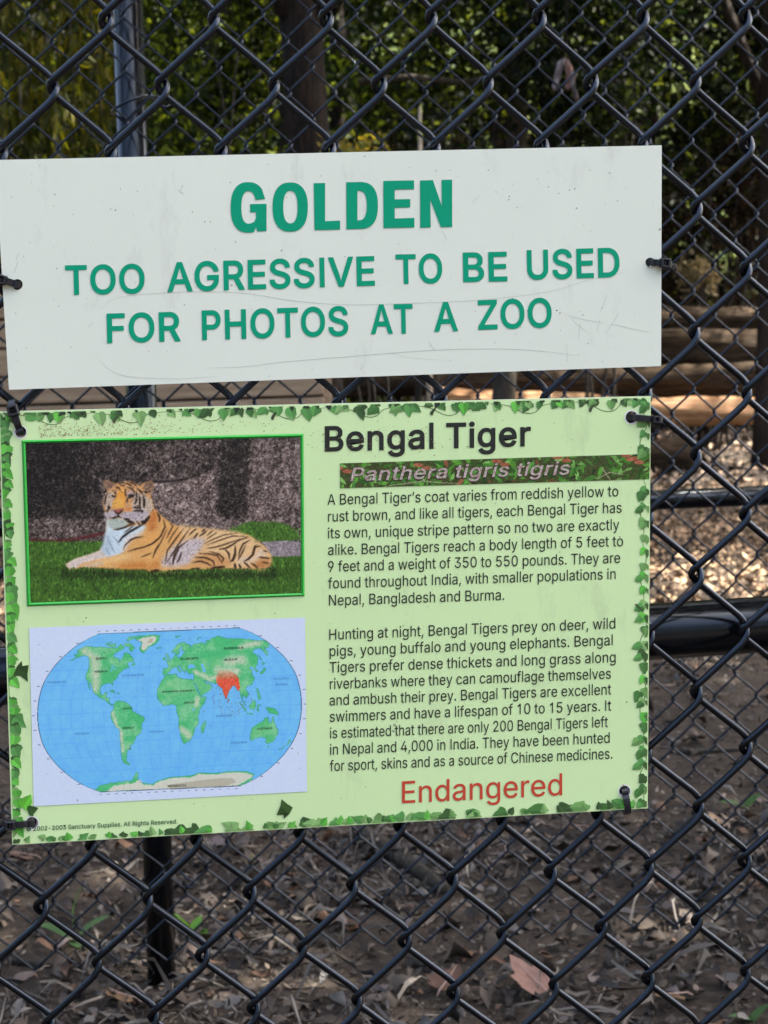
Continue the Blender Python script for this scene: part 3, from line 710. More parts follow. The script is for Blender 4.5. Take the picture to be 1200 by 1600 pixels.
shrub('evergreen_shrub', G(930, 120, 8.8), 'dark evergreen shrub behind the hanging dead leaf', 'shrub', box_pts(800, 1010, -240, 210, 8.3, 9.4, 46, 64), .13, 9000, .07, .45, m_leaf_dark, 'shrubs behind the fences')
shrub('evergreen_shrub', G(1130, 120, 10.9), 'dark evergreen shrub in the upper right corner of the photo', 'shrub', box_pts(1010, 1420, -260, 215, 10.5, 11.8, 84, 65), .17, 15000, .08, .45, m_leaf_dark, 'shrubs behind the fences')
shrub('dead_shrub', G(1100, 380, 10.9), 'brown dead brush between the white sign and the right edge of the photo', 'shrub', box_pts(990, 1260, 230, 520, 10.6, 11.4, 60, 66), .12, 5200, .06, .5, m_leaf_dead, 'shrubs behind the fences', 16, m_bark_red)
shrub('dead_shrub', G(760, 300, 10.9), 'brown dead brush behind the middle of the white sign', 'shrub', box_pts(600, 990, 200, 520, 10.6, 11.4, 60, 67), .12, 5200, .06, .5, m_leaf_dead, 'shrubs behind the fences', 18, m_bark_red)
shrub('leafy_shrub', G(1085, 430, 10.3), 'small pale dry plant right of the cable tie on the white sign', 'plant', box_pts(1066, 1112, 415, 475, 10.3, 10.5, 10, 68), .045, 260, .06, .5, leaf_mat('dry_pale_leaves', [(.3, .25, .14), (.38, .31, .18), (.2, .17, .1)], .3, .2, (1.2, 1.1, .8)), None, 5, None, .2, .2, .006)

# slim trunks and a bare snag between the shrubs
tree('slim_tree', G(770, 240, 9.4), (G(808, -300, 9.4)[0], 9.45, 4.6), .085, .06, m_bark_grey, 'slim grey-green tree trunk above the last letter of GOLDEN', 'tree', blob(1.4, 9.8, 5.6, 1.4, 1.2, .8, 20, 9), m_leaf_mid, 3200, .12, .55, .35, 5, 'slim trees behind the fences', 9, .03)
tree('slim_tree', G(1010, 240, 11.0), (G(1000, -300, 11)[0], 11, 5.0), .06, .045, m_bark_dark, 'slim dark tree trunk between the evergreen shrubs', 'tree', blob(2.2, 11.2, 5.9, 1.5, 1.2, .8, 20, 10), m_leaf_mid, 3200, .12, .55, .35, 5, 'slim trees behind the fences', 10, .03)
tree('slim_tree', G(345, 240, 10.2), (G(330, -300, 10.2)[0], 10.2, 5.0), .055, .045, m_bark_red, 'slim brown tree trunk behind the sunlit shrub', 'tree', blob(-1.6, 10.4, 5.9, 1.5, 1.2, .8, 20, 11), m_leaf_mid, 3200, .12, .55, .35, 5, 'slim trees behind the fences', 11, .03)
t = empty('bare_snag', G(659, 245, 6.0), 'pale broken dead stem sticking up behind the top edge of the white sign', 'dead stem')
b = MB(); s0 = Vector(G(662, 300, 6.0)); e = Vector(at_y(np.array(656.), np.array(168.), 6.0))
b.tube([s0 - Vector((0, 0, .1)), s0.lerp(e, .5) + Vector((.01, 0, 0)), s0.lerp(e, .8) - Vector((.008, 0, 0)), e], [.018, .015, .013, .007], 9); b.build('stem', noisy('pale_wood', [(.3, (.25, .2, .14)), (.7, (.45, .37, .27))], 20), t, True)
t = empty('dead_branch', at_y(np.array(600.), np.array(122.), 8.6), 'dead branch lying level across the shrubs right of the thick trunk', 'branch')
b = MB(); b.tube([at_y(np.array(float(x)), np.array(float(y)), 8.6) for x, y in ((560, 128), (640, 120), (720, 128), (800, 118), (880, 126))], [.022, .02, .017, .015, .008], 8); b.build('stem', m_bark_grey, t, True)

# the hanging reddish dead leaf
t = empty('dead_leaf', at_y(np.array(882.), np.array(95.), 4.2), 'curled pinkish-brown dead leaf hanging above the right part of the white sign', 'dead leaf')
m_red = noisy('reddish_dead_leaf', [(.3, (.14, .05, .035)), (.55, (.30, .17, .13)), (.75, (.38, .27, .24))], 40, .8, .5, .004)
def curled(pts, wd, cv, Y):
    V = []; F = []; nk = 7
    for i, (x, y, s) in enumerate(pts):
        c = at_y(np.array(float(x)), np.array(float(y)), Y)
        for k in range(nk):
            a = (k / (nk - 1) - .5) * cv
            V.append(c + np.array([math.sin(a) * wd * s, -math.cos(a) * wd * s * .9 + .01 * math.sin(i * 2.1 + k), .006 * math.sin(k * 2 + i)]))
    for i in range(len(pts) - 1):
        for k in range(nk - 1): F.append((i*nk+k, i*nk+k+1, (i+1)*nk+k+1, (i+1)*nk+k))
    return py_mesh('blade', V, F, True)
m_pale_leaf = noisy('greyish_dead_leaf', [(.3, (.16, .11, .10)), (.55, (.26, .21, .20)), (.75, (.34, .29, .28))], 40, .85, .5, .004)
for pts, wd, cv, mm, dy in ((((882, 93, .3), (876, 100, .8), (873, 112, 1), (870, 124, .9), (867, 134, .8), (868, 141, .25)), .013, 2.4, m_pale_leaf, 0),
                            (((884, 96, .3), (889, 106, .9), (891, 118, 1.1), (890, 130, 1.0), (885, 140, .4)), .014, 4.2, m_red, .012),
                            (((893, 112, .4), (896, 124, .9), (894, 138, .8), (899, 150, .9), (904, 160, .3)), .009, 2.0, m_pale_leaf, -.004)):
    o = link('blade', curled(pts, wd, cv, 4.2 + dy), mm, t)
    sm = o.modifiers.new('solid', 'SOLIDIFY'); sm.thickness = .0012
b = MB(); b.tube([at_y(np.array(x), np.array(y), 4.2) for x, y in ((890., -60.), (886., 20.), (884., 70.), (882., 98.))], [.004, .003, .002, .002], 6)
b.build('stalk', m_bark_dark, t, True)

# ------------------------------------------------------------------ far woodland that reads as one mass
def woodland(name, n, box, L, m, label):
    bs = box if isinstance(box, list) else [box]
    c = np.concatenate([np.stack([rng.uniform(q[0], q[1], 420), rng.uniform(q[2], q[3], 420), rng.uniform(q[4], q[5], 420)], -1) for q in bs])
    P = clumps(n, c, (.45, .45, .35))
    D = rand_dirs(n, .4); N = rand_dirs(n); N[:, 1] -= .8
    V, F = leaf_geo(P, D, N, L * rng.uniform(.6, 1.3, n), L * .55 * rng.uniform(.7, 1.2, n), .2, .15)
    tag(link(name, quads_mesh(name, V, F), m), label, 'woodland', kind='stuff')
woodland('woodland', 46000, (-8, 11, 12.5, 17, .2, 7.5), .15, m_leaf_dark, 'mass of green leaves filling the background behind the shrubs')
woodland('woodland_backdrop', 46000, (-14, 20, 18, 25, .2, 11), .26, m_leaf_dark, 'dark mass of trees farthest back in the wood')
b = MB()
for k in range(46):
    x = rng.uniform(-8, 12); y = rng.uniform(12, 20); r_ = rng.uniform(.05, .14)
    b.tube(trunk_pts((x, y, -.1), (x + rng.uniform(-.4, .4), y, 8), .06, 7, k), [r_ * 1.2] + [r_] * 5 + [r_ * .7], 9)
o = b.build('woodland_trunks', m_bark_dark, None, True); tag(o, 'dim tree trunks standing in the dark wood', 'woodland', kind='stuff')

woodland('unseen_tree_belt', 48000, [(-14, 14, -11, -8, .2, 6.4), (-14, -9, -9, 6, .2, 5.5)], .22, m_leaf_dark, 'unseen belt of leafy trees added behind the viewpoint to block low skylight')  # added out of view, cuts low skylight from behind and from the left
# ------------------------------------------------------------------ single things on the ground
def flat_leaf(outline, c, size, rot, m, name, label, cat, tilt=(.15, .1), curl=.25):
    """one dead leaf: outline in leaf units (stem at 0,0 tip at 0,1), cupped"""
    t = empty(name, c, label, cat)
    R = Matrix.Rotation(rot, 3, 'Z') @ Matrix.Rotation(tilt[0], 3, 'X') @ Matrix.Rotation(tilt[1], 3, 'Y')
    V = []; F = []; rings = 5; m_ = len(outline)
    for k in range(rings + 1):
        f = k / rings
        for (x, y) in outline:
            X_, Y_ = x * f, .45 + (y - .45) * f
            V.append(Vector(c) + R @ Vector((X_ * size, Y_ * size, (curl * X_ * X_ + .35 * curl * (Y_ - .4) ** 2 + .02 * math.sin(9 * X_ + 7 * Y_)) * size * 1.6 + .012)))
    for k in range(rings):
        for i in range(m_): F.append((k*m_+i, k*m_+(i+1) % m_, (k+1)*m_+(i+1) % m_, (k+1)*m_+i))
    me = py_mesh('blade', V, F, True)
    link('blade', me, m, t)
    b = MB(); b.tube([Vector(c) + R @ Vector((0, y * size, .016 + z)) for y, z in ((-.28, .0), (-.1, .004), (.1, .003), (.5, .002), (.9, .004))], [.0011, .0012, .0011, .0009, .0004], 6)
    b.build('midrib', m_leafrib, t, True)
    return t
m_leafrib, *_ = mat('leaf_rib', (.34, .24, .19), .7)
MAPLE = [(0, 0), (.18, .04), (.42, .02), (.36, .16), (.55, .3), (.4, .4), (.5, .62), (.28, .6), (.2, .82), (0, 1.05), (-.16, .8), (-.3, .62), (-.52, .6), (-.4, .4), (-.56, .26), (-.36, .16), (-.4, .02), (-.18, .05)]
OVAL = [(0, 0), (.16, .1), (.27, .3), (.28, .5), (.2, .75), (0, 1.02), (-.2, .75), (-.28, .5), (-.27, .3), (-.16, .1)]
g1 = on_ground(np.array(845.), np.array(1562.))
flat_leaf(MAPLE, tuple(g1), .075, .7, noisy('pink_dead_leaf', [(.3, (.15, .08, .06)), (.6, (.235, .135, .105)), (.8, (.28, .18, .145))], 30, .75, .4, .003), 'dead_leaf', 'large pinkish-brown dead leaf lying in the litter at the bottom right', 'dead leaf', (.5, .1))
for (px, py, sz, rt, col, lb, sh) in (
    (1068, 1565, .06, 2.0, (.34, .2, .1), 'orange-brown dead leaf near the bottom, right of the large pinkish one', OVAL),
    (690, 1560, .06, -.6, (.22, .12, .08), 'reddish-brown dead leaf at the bottom, left of the large pinkish one', MAPLE),
    (205, 1585, .05, 1.2, (.36, .22, .12), 'tan dead leaf at the bottom edge below the far post', OVAL),
    (1130, 1300, .05, .4, (.35, .23, .14), 'tan dead leaf on bare soil right of the green sign', OVAL),
    (910, 1299, .05, 1.9, (.36, .24, .15), 'pale dead leaf on bare soil under the lower right sign edge', OVAL),
    (50, 1355, .055, 1.4, (.3, .19, .14), 'pinkish dead leaf on bare soil at the lower left', OVAL),
    (402, 1345, .04, .6, (.2, .2, .08), 'yellow-green fallen leaf on bare soil right of the far post', OVAL)):
    g = on_ground(np.array(float(px)), np.array(float(py)))
    flat_leaf(sh, (g[0], g[1], float(ground_z(g[0], g[1]))), sz, rt, noisy('dead_leaf_skin', [(.3, tuple(.36 * q for q in col)), (.7, tuple(.62 * q for q in col))], 30, .75, .4, .003), 'dead_leaf', lb, 'dead leaf', (.25, .15))

def twig(pts, r, label, name='fallen_branch', m=None):
    q = [on_ground(np.array(float(x)), np.array(float(y))) for x, y in pts]
    q = [Vector((a[0], a[1], float(ground_z(a[0], a[1])) + r * .7)) for a in q]
    b = MB(); n_ = len(q)
    b.tube(q, [r * (1 - .55 * i / (n_ - 1)) * (1 + .1 * math.sin(i * 3)) for i in range(n_)], 9)
    o = b.build(name, m or m_bark_grey, None, True); return tag(o, label, 'branch')
twig([(560, 1300), (598, 1325), (640, 1352), (678, 1378), (700, 1392)], .022, 'thick half-buried branch slanting over the soil below the green sign')
twig([(946, 1506), (985, 1497), (1030, 1487), (1085, 1470)], .008, 'thin grey stick lying right of the large pinkish leaf')
twig([(640, 1498), (680, 1512), (712, 1530)], .008, 'short grey stick at the lower middle between the litter')
twig([(20, 1508), (70, 1512), (130, 1520), (165, 1532)], .006, 'thin stick lying left of the foot of the far post')
twig([(1060, 1172), (1110, 1170), (1160, 1170), (1190, 1168)], .007, 'slender pale stick on the ground under the near rail')

def seedling(px, py, leaves, m, label):
    g = on_ground(np.array(float(px)), np.array(float(py))); z = float(ground_z(g[0], g[1]))
    t = empty('seedling', (g[0], g[1], z), label, 'seedling')
    b = MB()
    for (dx, dy, dz, L, W) in leaves:
        tip = Vector((g[0] + dx, g[1] + dy, z + dz)); bs = Vector((g[0], g[1], z)); d = (tip - bs).normalized()
        V = []; F = []; sd = d.cross(Vector((0, 0, 1))).normalized(); nn_ = sd.cross(d)
        s0 = tip - d * L
        for i in range(8):
            f = i / 7; wv = W * math.sin(math.pi * min(1, f * .92 + .08)) ** .8
            c = s0 + d * L * f - nn_ * (f * f * L * .3)
            V += [c - sd * wv + nn_ * wv * .25, c, c + sd * wv + nn_ * wv * .25]
        for i in range(7):
            for k in range(2): F.append((i*3+k, i*3+k+1, (i+1)*3+k+1, (i+1)*3+k))
        link('leaf', py_mesh('leaf', V, F, True), m, t)
        b.tube([bs - Vector((0, 0, .01)), bs.lerp(s0, .6) + Vector((0, 0, .004)), s0], .0012, 6)
    b.build('stem', m, t, True)
m_seed = leaf_mat('bright_seedling', [(.14, .32, .05), (.16, .36, .06)], .35, .4, (1.3, 1.4, .6))
m_seed2 = leaf_mat('dull_seedling', [(.06, .12, .05), (.07, .14, .05)], .3, .4)
seedling(300, 1462, [(-.022, -.01, .055, .05, .013), (-.06, -.02, .015, .05, .012), (.03, -.01, .018, .04, .011), (.012, .02, .03, .035, .009)], m_seed, 'bright green seedling sprouting just right of the far post foot')
seedling(115, 1475, [(.004, 0, .10, .06, .010), (-.05, .01, .045, .06, .013), (.05, .01, .05, .06, .012), (.02, -.03, .012, .05, .011)], m_seed2, 'dull green seedling at the lower left of the far post')
seedling(1175, 1595, [(.015, 0, .03, .045, .010), (-.03, .0, .02, .04, .009)], m_seed2, 'small green seedling in the bottom right corner')
seedling(1165, 1262, [(.02, 0, .04, .06, .016), (-.05, .0, .03, .05, .014)], m_seed2, 'dull green seedling at the right edge below the near rail')
# ================================================================== SIGNS
YS = -0.0105                                     # front face of the sign panels (tied to the front of the near mesh)

def pl(px, py, lift=0.0):
    return at_y(np.asarray(px, float), np.asarray(py, float), YS - lift)

# ---- lettering: outlines of a plain grotesque, in 1/1000 of the type size (cap height 509)
GLY = {}
for line in GLYPHS.strip('\n').split('\n'):
    ch = line[0]; adv, rest = line[1:].split(':', 1)
    GLY[ch] = (int(adv), [[tuple(map(int, q.split(','))) for q in c.split()] for c in rest.split('|')])
GLY['I'] = (206, [[(73, 0), (73, 509), (133, 509), (133, 0)]])
GLY['l'] = (172, [[(58, 0), (58, 524), (114, 524), (114, 0)]])
GLY['1'] = (420, [[(205, 0), (205, 400), (95, 352), (95, 405), (218, 509), (262, 509), (262, 0)]])

def area(c):
    return .5 * sum(c[i][0] * c[(i + 1) % len(c)][1] - c[(i + 1) % len(c)][0] * c[i][1] for i in range(len(c)))
def inside(p, c):
    r = False
    for i in range(len(c)):
        (x0, y0), (x1, y1) = c[i], c[(i + 1) % len(c)]
        if (y0 > p[1]) != (y1 > p[1]) and p[0] < (x1 - x0) * (p[1] - y0) / (y1 - y0) + x0: r = not r
    return r
def fatten(c, d):
    if not d: return c
    n = len(c); out = []
    for i in range(n):
        a, b_, e = c[i - 1], c[i], c[(i + 1) % n]
        d1 = (b_[0] - a[0], b_[1] - a[1]); d2 = (e[0] - b_[0], e[1] - b_[1])
        l1 = math.hypot(*d1) or 1; l2 = math.hypot(*d2) or 1
        n1 = (-d1[1] / l1, d1[0] / l1); n2 = (-d2[1] / l2, d2[0] / l2)
        m = (n1[0] + n2[0], n1[1] + n2[1]); q = max(.35, (m[0] ** 2 + m[1] ** 2) / 2)
        out.append((b_[0] + m[0] * d / q, b_[1] + m[1] * d / q))
    return out

class Text:
    def __init__(s): s.V = []; s.F = []
    def line(s, txt, p0, p1, cap, bold=0, shear=0, up=(-.012, -1), wspace=None, lift=.0003, boldy=None):
        """baseline from pixel p0 to p1, capitals cap pixels tall"""
        x = 0; items = []
        for ch in txt:
            if ch == ' ': x += wspace or 188; continue
            a, cs = GLY[ch]; items.append((x, cs)); x += a + bold * 1.2
        xmin = min(q[0] for q in items[0][1][0]) - bold + items[0][0]
        lx, lc = items[-1]; xmax = max(q[0] for c in lc for q in c) + lx + bold
        ux = ((p1[0] - p0[0]) / (xmax - xmin), (p1[1] - p0[1]) / (xmax - xmin)); k = cap / 509.
        for (gx, cs) in items:
            outer = [c for c in cs if area(c) < 0]; holes = [c for c in cs if area(c) >= 0]
            for o in outer:
                loops = [o] + [h for h in holes if inside(h[0], o) and not any(o2 is not o and inside(h[0], o2) and abs(area(o2)) < abs(area(o)) for o2 in outer)]
                loops = [fatten(c, bold) for c in loops]
                pts = [[Vector((X_ + gx - xmin, Y_, 0)) for X_, Y_ in c] for c in loops]
                tris = tessellate_polygon(pts)
                flat = [v for c in pts for v in c]
                n = len(s.V)
                for v in flat:
                    hx = v.x + shear * v.y; h = v.y * k
                    q = pl(p0[0] + ux[0] * hx + up[0] * h, p0[1] + ux[1] * hx + up[1] * h, lift); s.V.append(tuple(q))
                for t_ in tris:
                    a_, b_, c_ = (s.V[n + i] for i in t_)
                    cr = (b_[0] - a_[0]) * (c_[2] - a_[2]) - (b_[2] - a_[2]) * (c_[0] - a_[0])
                    s.F.append(tuple(n + i for i in (t_ if cr > 0 else t_[::-1])))
    def poly(s, pts, lift=.0003):
        pts = [Vector((x, -y, 0)) for x, y in pts]; n = len(s.V)
        for v in pts: s.V.append(tuple(pl(v.x, -v.y, lift)))
        for t_ in tessellate_polygon([pts]):
            a_, b_, c_ = (s.V[n + i] for i in t_)
            cr = (b_[0] - a_[0]) * (c_[2] - a_[2]) - (b_[2] - a_[2]) * (c_[0] - a_[0])
            s.F.append(tuple(n + i for i in (t_ if cr > 0 else t_[::-1])))
    def holed(s, outer, inner, lift=.0003):
        loops = [[Vector((x, -y, 0)) for x, y in c] for c in (outer, inner)]; n = len(s.V)
        for c in loops:
            for v in c: s.V.append(tuple(pl(v.x, -v.y, lift)))
        for t_ in tessellate_polygon(loops):
            a_, b_, c_ = (s.V[n + i] for i in t_)
            cr = (b_[0] - a_[0]) * (c_[2] - a_[2]) - (b_[2] - a_[2]) * (c_[0] - a_[0])
            s.F.append(tuple(n + i for i in (t_ if cr > 0 else t_[::-1])))
    def build(s, name, m, parent):
        return link(name, py_mesh(name, s.V, s.F), m, parent)

# ---- plastic panels with punched holes
def circle(cx, cy, r, n=20):
    return [(cx + r * math.cos(2 * math.pi * k / n), cy + r * math.sin(2 * math.pi * k / n)) for k in range(n)]
def panel(corners, holes, th, mats, parent):
    edge = []
    for i in range(4):
        a, b_ = corners[i], corners[(i + 1) % 4]
        for k in range(24): edge.append((a[0] + (b_[0] - a[0]) * k / 24, a[1] + (b_[1] - a[1]) * k / 24))
    loops = [edge] + holes
    tris = tessellate_polygon([[Vector((x, -y, 0)) for x, y in c] for c in loops])
    fl = [q for c in loops for q in c]; n = len(fl)
    V = [tuple(pl(x, y)) for x, y in fl]; V += [(v[0], v[1] + th, v[2]) for v in V]
    F = []; mi = []
    for t_ in tris:
        a_, b_, c_ = (V[i] for i in t_)
        cr = (b_[0] - a_[0]) * (c_[2] - a_[2]) - (b_[2] - a_[2]) * (c_[0] - a_[0])
        f = tuple(t_ if cr > 0 else t_[::-1]); F.append(f); mi.append(0)
        F.append(tuple(i + n for i in f[::-1])); mi.append(1)
    o = 0
    for c in loops:
        m_ = len(c)
        for i in range(m_):
            F.append((o + i, o + (i + 1) % m_, o + (i + 1) % m_ + n, o + i + n)); mi.append(1)
        o += m_
    me = py_mesh('panel', V, F)
    ob = link('panel', me, mats, parent)
    me.polygons.foreach_set('material_index', mi)
    return ob

def panel_mat(name, base, specks=(.62, .66), dirt=(.25, .24, .22), rough=.38):
    m, n, l, p = mat(name, rough=rough, spec=.35)
    v = objcoord(n, l)
    big = noise(n, l, 9, 5, .6, v)
    c = ramp(n, l, big.outputs['Fac'], [(.3, tuple(q * .955 for q in base)), (.7, base)])
    vo = n.new('ShaderNodeTexVoronoi'); vo.inputs['Scale'].default_value = 95; l.new(v, vo.inputs['Vector'])
    sz = noise(n, l, 42, 2, .5, v)
    ad = n.new('ShaderNodeMath'); ad.operation = 'MULTIPLY_ADD'; l.new(sz.outputs['Fac'], ad.inputs[0]); ad.inputs[1].default_value = -.42; l.new(vo.outputs['Distance'], ad.inputs[2])
    gt = n.new('ShaderNodeMapRange'); gt.inputs[1].default_value = -.235; gt.inputs[2].default_value = -.19; gt.inputs[3].default_value = .75; gt.inputs[4].default_value = 0
    l.new(ad.outputs[0], gt.inputs[0])
    mx = n.new('ShaderNodeMix'); mx.data_type = 'RGBA'; l.new(gt.outputs[0], mx.inputs[0]); l.new(c, mx.inputs[6]); mx.inputs[7].default_value = (*dirt, 1)
    sm = noise(n, l, 38, 7, .75, objcoord(n, l, (1, 1, .35)))
    sr = n.new('ShaderNodeMapRange'); sr.inputs[1].default_value = .56; sr.inputs[2].default_value = .85; sr.inputs[4].default_value = .34
    l.new(sm.outputs['Fac'], sr.inputs[0])
    mx2 = n.new('ShaderNodeMix'); mx2.data_type = 'RGBA'; l.new(sr.outputs[0], mx2.inputs[0]); l.new(mx.outputs[2], mx2.inputs[6]); mx2.inputs[7].default_value = (*dirt, 1)
    l.new(mx2.outputs[2], p.inputs['Base Color'])
    bump(n, l, p, big.outputs['Fac'], .08, .003)
    return m

m_white_edge, *_ = mat('white_plastic_edge', (.8, .8, .78), .45)
m_white = panel_mat('white_plastic', tuple(ink((209, 216, 211))))
m_green_paint, *_ = mat('green_vinyl_lettering', tuple(ink((0, 143, 112))), .5, .12)

up = empty('white_sign', pl(515, 420), 'white plastic sign with large green capital letters, tied above the tiger sign', 'sign')
panel([(-8, 250), (1034, 227), (1033, 572), (14, 609)], [circle(27, 444.5, 8.5), circle(1016, 410, 7.5)], .0028, [m_white, m_white_edge], up)
T = Text()
U1 = (-.03, -1)
# the condensed heavy heading, drawn letter by letter
def ell(cx, cy, rx, ry, a0, a1, n=14, e=2.4):
    out = []
    for k in range(n + 1):
        a = math.radians(a0 + (a1 - a0) * k / n); c, s_ = math.cos(a), math.sin(a)
        out.append((cx + rx * math.copysign(abs(c) ** (2 / e), c), cy + ry * math.copysign(abs(s_) ** (2 / e), s_)))
    return out
oc, orr = (453.5, 323.5), (27.5, 38.5)
T.holed(ell(*oc, *orr, 0, 354, 40), ell(453.8, 323.5, 11.2, 25.5, 0, 350, 28))
T.poly([(490.3, 286.3), (508, 285.8), (508, 345.6), (531.5, 344.6), (531.5, 358.8), (491.5, 359.5)])
T.holed([(541, 284.8)] + [(565, 284.2)] + ell(563, 321, 27.5, 36.6, -82, 82, 18, 2.5) + [(565, 357.6), (541.5, 358.2)],
        [(558.5, 298), (562, 297.9)] + ell(562, 321, 11.2, 23, -72, 72, 10, 2.4) + [(562, 344.2), (558.5, 344.4)])
T.poly([(599, 282.6), (647, 281.8), (647, 295.6), (616.8, 296.2), (616.8, 311.5), (641, 311), (641, 324), (616.8, 324.6), (616.8, 341.3), (647.5, 340.5), (647.5, 355.3), (599.4, 356.4)])
T.poly([(656.5, 281.9), (676.5, 281.4), (690.5, 322), (690, 281), (706.5, 280.7), (706.6, 354.5), (689, 354.9), (672.5, 312), (673, 355.3), (656.8, 355.8)])
G_out = ell(388.5, 324, 27.8, 39, -24, -335, 34, 2.4)
T.poly([(416.5, 318.4), (416.5, 361), (402, 361.4), (400.2, 354.5)] + ell(388, 324, 27.5, 39.5, 75, 318, 30, 2.4)
       + [(414.5, 311), (399, 312.4)] + ell(388.6, 324, 11.5, 25.5, -30, -290, 22, 2.4) + [(397.5, 346.5), (400, 340), (400, 331.6), (391, 331.8), (391, 318.8)])
for txt, p0, p1 in (('TOO', (102.5, 459.5), (226.5, 457)), ('AGRESSIVE', (262, 455), (586, 444.8)), ('TO', (619, 442.5), (691.5, 441)), ('BE', (724, 439.5), (793, 438)), ('USED', (824, 435.8), (968.5, 431.5)),
                    ('FOR', (167.5, 534.8), (282, 531.8)), ('PHOTOS', (316, 530), (544.5, 523)), ('AT', (580, 520.8), (645.5, 519.5)), ('A', (679, 517), (715.5, 516)), ('ZOO', (747.5, 514), (862.5, 510))):
    T.line(txt, p0, p1, 43.5, 17, 0, (-.022, -1))
T.build('lettering', m_green_paint, up)

def scratch(T, pts, wd):
    pts = [np.array(q, float) for q in pts]
    f = []
    for a, b_, c, d in zip([pts[0]] + pts[:-2], pts[:-1], pts[1:], pts[2:] + [pts[-1]]):
        for k in range(8):
            t_ = k / 8; f.append(.5 * (2 * b_ + (c - a) * t_ + (2 * a - 5 * b_ + 4 * c - d) * t_ ** 2 + (3 * b_ - a - 3 * c + d) * t_ ** 3))
    f.append(pts[-1]); f = np.array(f); d = np.gradient(f, axis=0); nn_ = np.stack([-d[:, 1], d[:, 0]], 1); nn_ /= np.linalg.norm(nn_, axis=1, keepdims=True) + 1e-9
    wv = wd * np.sin(np.pi * np.linspace(.03, .97, len(f)))[:, None] ** .5
    a = f + nn_ * wv / 2; b_ = f - nn_ * wv / 2; n = len(T.V)
    for q in np.concatenate([a, b_]): T.V.append(tuple(pl(q[0], q[1], .00016)))
    m_ = len(f)
    for i in range(m_ - 1):
        fc = (n + i, n + i + 1, n + m_ + i + 1, n + m_ + i); A_, B_, C_ = (T.V[q] for q in fc[:3])
        cr = (B_[0] - A_[0]) * (C_[2] - A_[2]) - (B_[2] - A_[2]) * (C_[0] - A_[0])
        T.F.append(fc if cr > 0 else fc[::-1])
sc_ = Text()
for pts, wd in ((((158, 486), (172, 470), (210, 461), (300, 456), (380, 458), (460, 470), (540, 476), (640, 474), (760, 468), (860, 455), (925, 436), (980, 425)), .9),
                (((156, 562), (172, 578), (200, 588), (270, 592), (340, 588)), .8), (((322, 575), (380, 573), (450, 565), (560, 556), (680, 547), (780, 545), (850, 549), (905, 556)), 1.0),
                (((888, 493), (915, 500), (943, 504)), .8), (((890, 493), (900, 505), (922, 522)), .7), (((955, 506), (985, 513), (1018, 520)), .8),
                (((949, 459), (943, 476), (938, 488)), .8), (((938, 499), (934, 512), (933, 520)), .8), (((968, 488), (956, 507), (945, 522)), .9), (((907, 502), (905, 520), (904, 533)), .7),
                (((25, 408), (28, 398), (30, 395)), 1.0), (((22, 428), (26, 415), (29, 408)), 1.1), (((737, 318), (743, 312), (749, 306)), .9), (((690, 360), (697, 372), (697, 376)), .8),
                (((137, 512), (142, 507), (146, 503)), .9), (((885, 536), (886, 552), (887, 566)), .7), (((670, 535), (676, 543), (680, 549)), 1.2), (((278, 296), (284, 301), (288, 303)), 1.3),
                (((560, 580), (566, 574), (571, 569)), .8), (((468, 404), (470, 397), (471, 391)), .8), (((600, 548), (640, 559), (700, 563)), .5)):
    scratch(sc_, pts, wd * .75)
sp_ = Text()
for (x, y, r_) in ((180.5, 328.5, 1.5), (320, 346.5, 1.2), (329, 346.5, 1.1), (188, 295, 1), (360, 285, 1.1), (502, 275, 1), (570, 244, 1.2), (763, 266, 1.3), (840, 280, 1), (857, 292, 1.2), (898, 505 - 210, 1.4), (890, 297, 1.3), (873, 302, 1.1),
                   (796, 307, 1.2), (795, 312, 1.2), (703, 266, .9), (640, 262, .9), (775, 300, 1), (922, 266, 1), (953, 271, .9), (965, 314, 1.1), (952, 270, .9), (870, 485, 1.6), (875, 489, 1.4), (84, 522 - 200, .9), (448, 308, .9), (285, 291, 1.1), (283, 295, .9)):
    sp_.poly(ell(x, y, r_ * .8, r_ * .7, 0, 330, 8, 2), .00018)
n_scr = len(sc_.V)
rg = np.random.default_rng(12)
for k in range(90):
    x = rg.uniform(5, 1028); y = rg.uniform(255, 565)
    sp_.poly(ell(x, y, .35 + abs(rg.normal(0, .3)), .35 + abs(rg.normal(0, .25)), 0, 330, 6, 2), .00018)
sc_.F += [tuple(i + n_scr for i in f) for f in sp_.F]; sc_.V += sp_.V
me = py_mesh('scratch_marks', sc_.V, sc_.F)
vcol(me, np.array([ink((172, 182, 181))] * n_scr + [ink((92, 96, 94))] * len(sp_.V)))
link('scratch_marks', me, tint_mat('scratch_grime', .6, .2), up)

# ---- the green tiger sign
m_lgreen = panel_mat('pale_green_print', tuple(ink((196, 226, 172))), dirt=(.2, .2, .15))
low = empty('tiger_sign', pl(510, 960), 'pale green information sign with a tiger picture and world map, tied below the white sign', 'sign')
panel([(-2, 643), (1017, 619), (1012, 1263), (19, 1320)], [circle(32, 675, 9), circle(987, 652, 9.5), circle(50, 1286, 9.5), circle(976, 1236, 8.5)], .0028, [m_lgreen, m_white_edge], low)
for (x, y, r_) in ((32, 675, 9), (987, 652, 9.5), (50, 1286, 9.5), (976, 1236, 8.5)):
    rims = Text(); rims.holed(circle(x, y, r_ + 1.8, 24)[:], circle(x, y, r_ + .05, 20)[::-1], .00012)
    rims.build('hole_rim', m_white_edge, low)

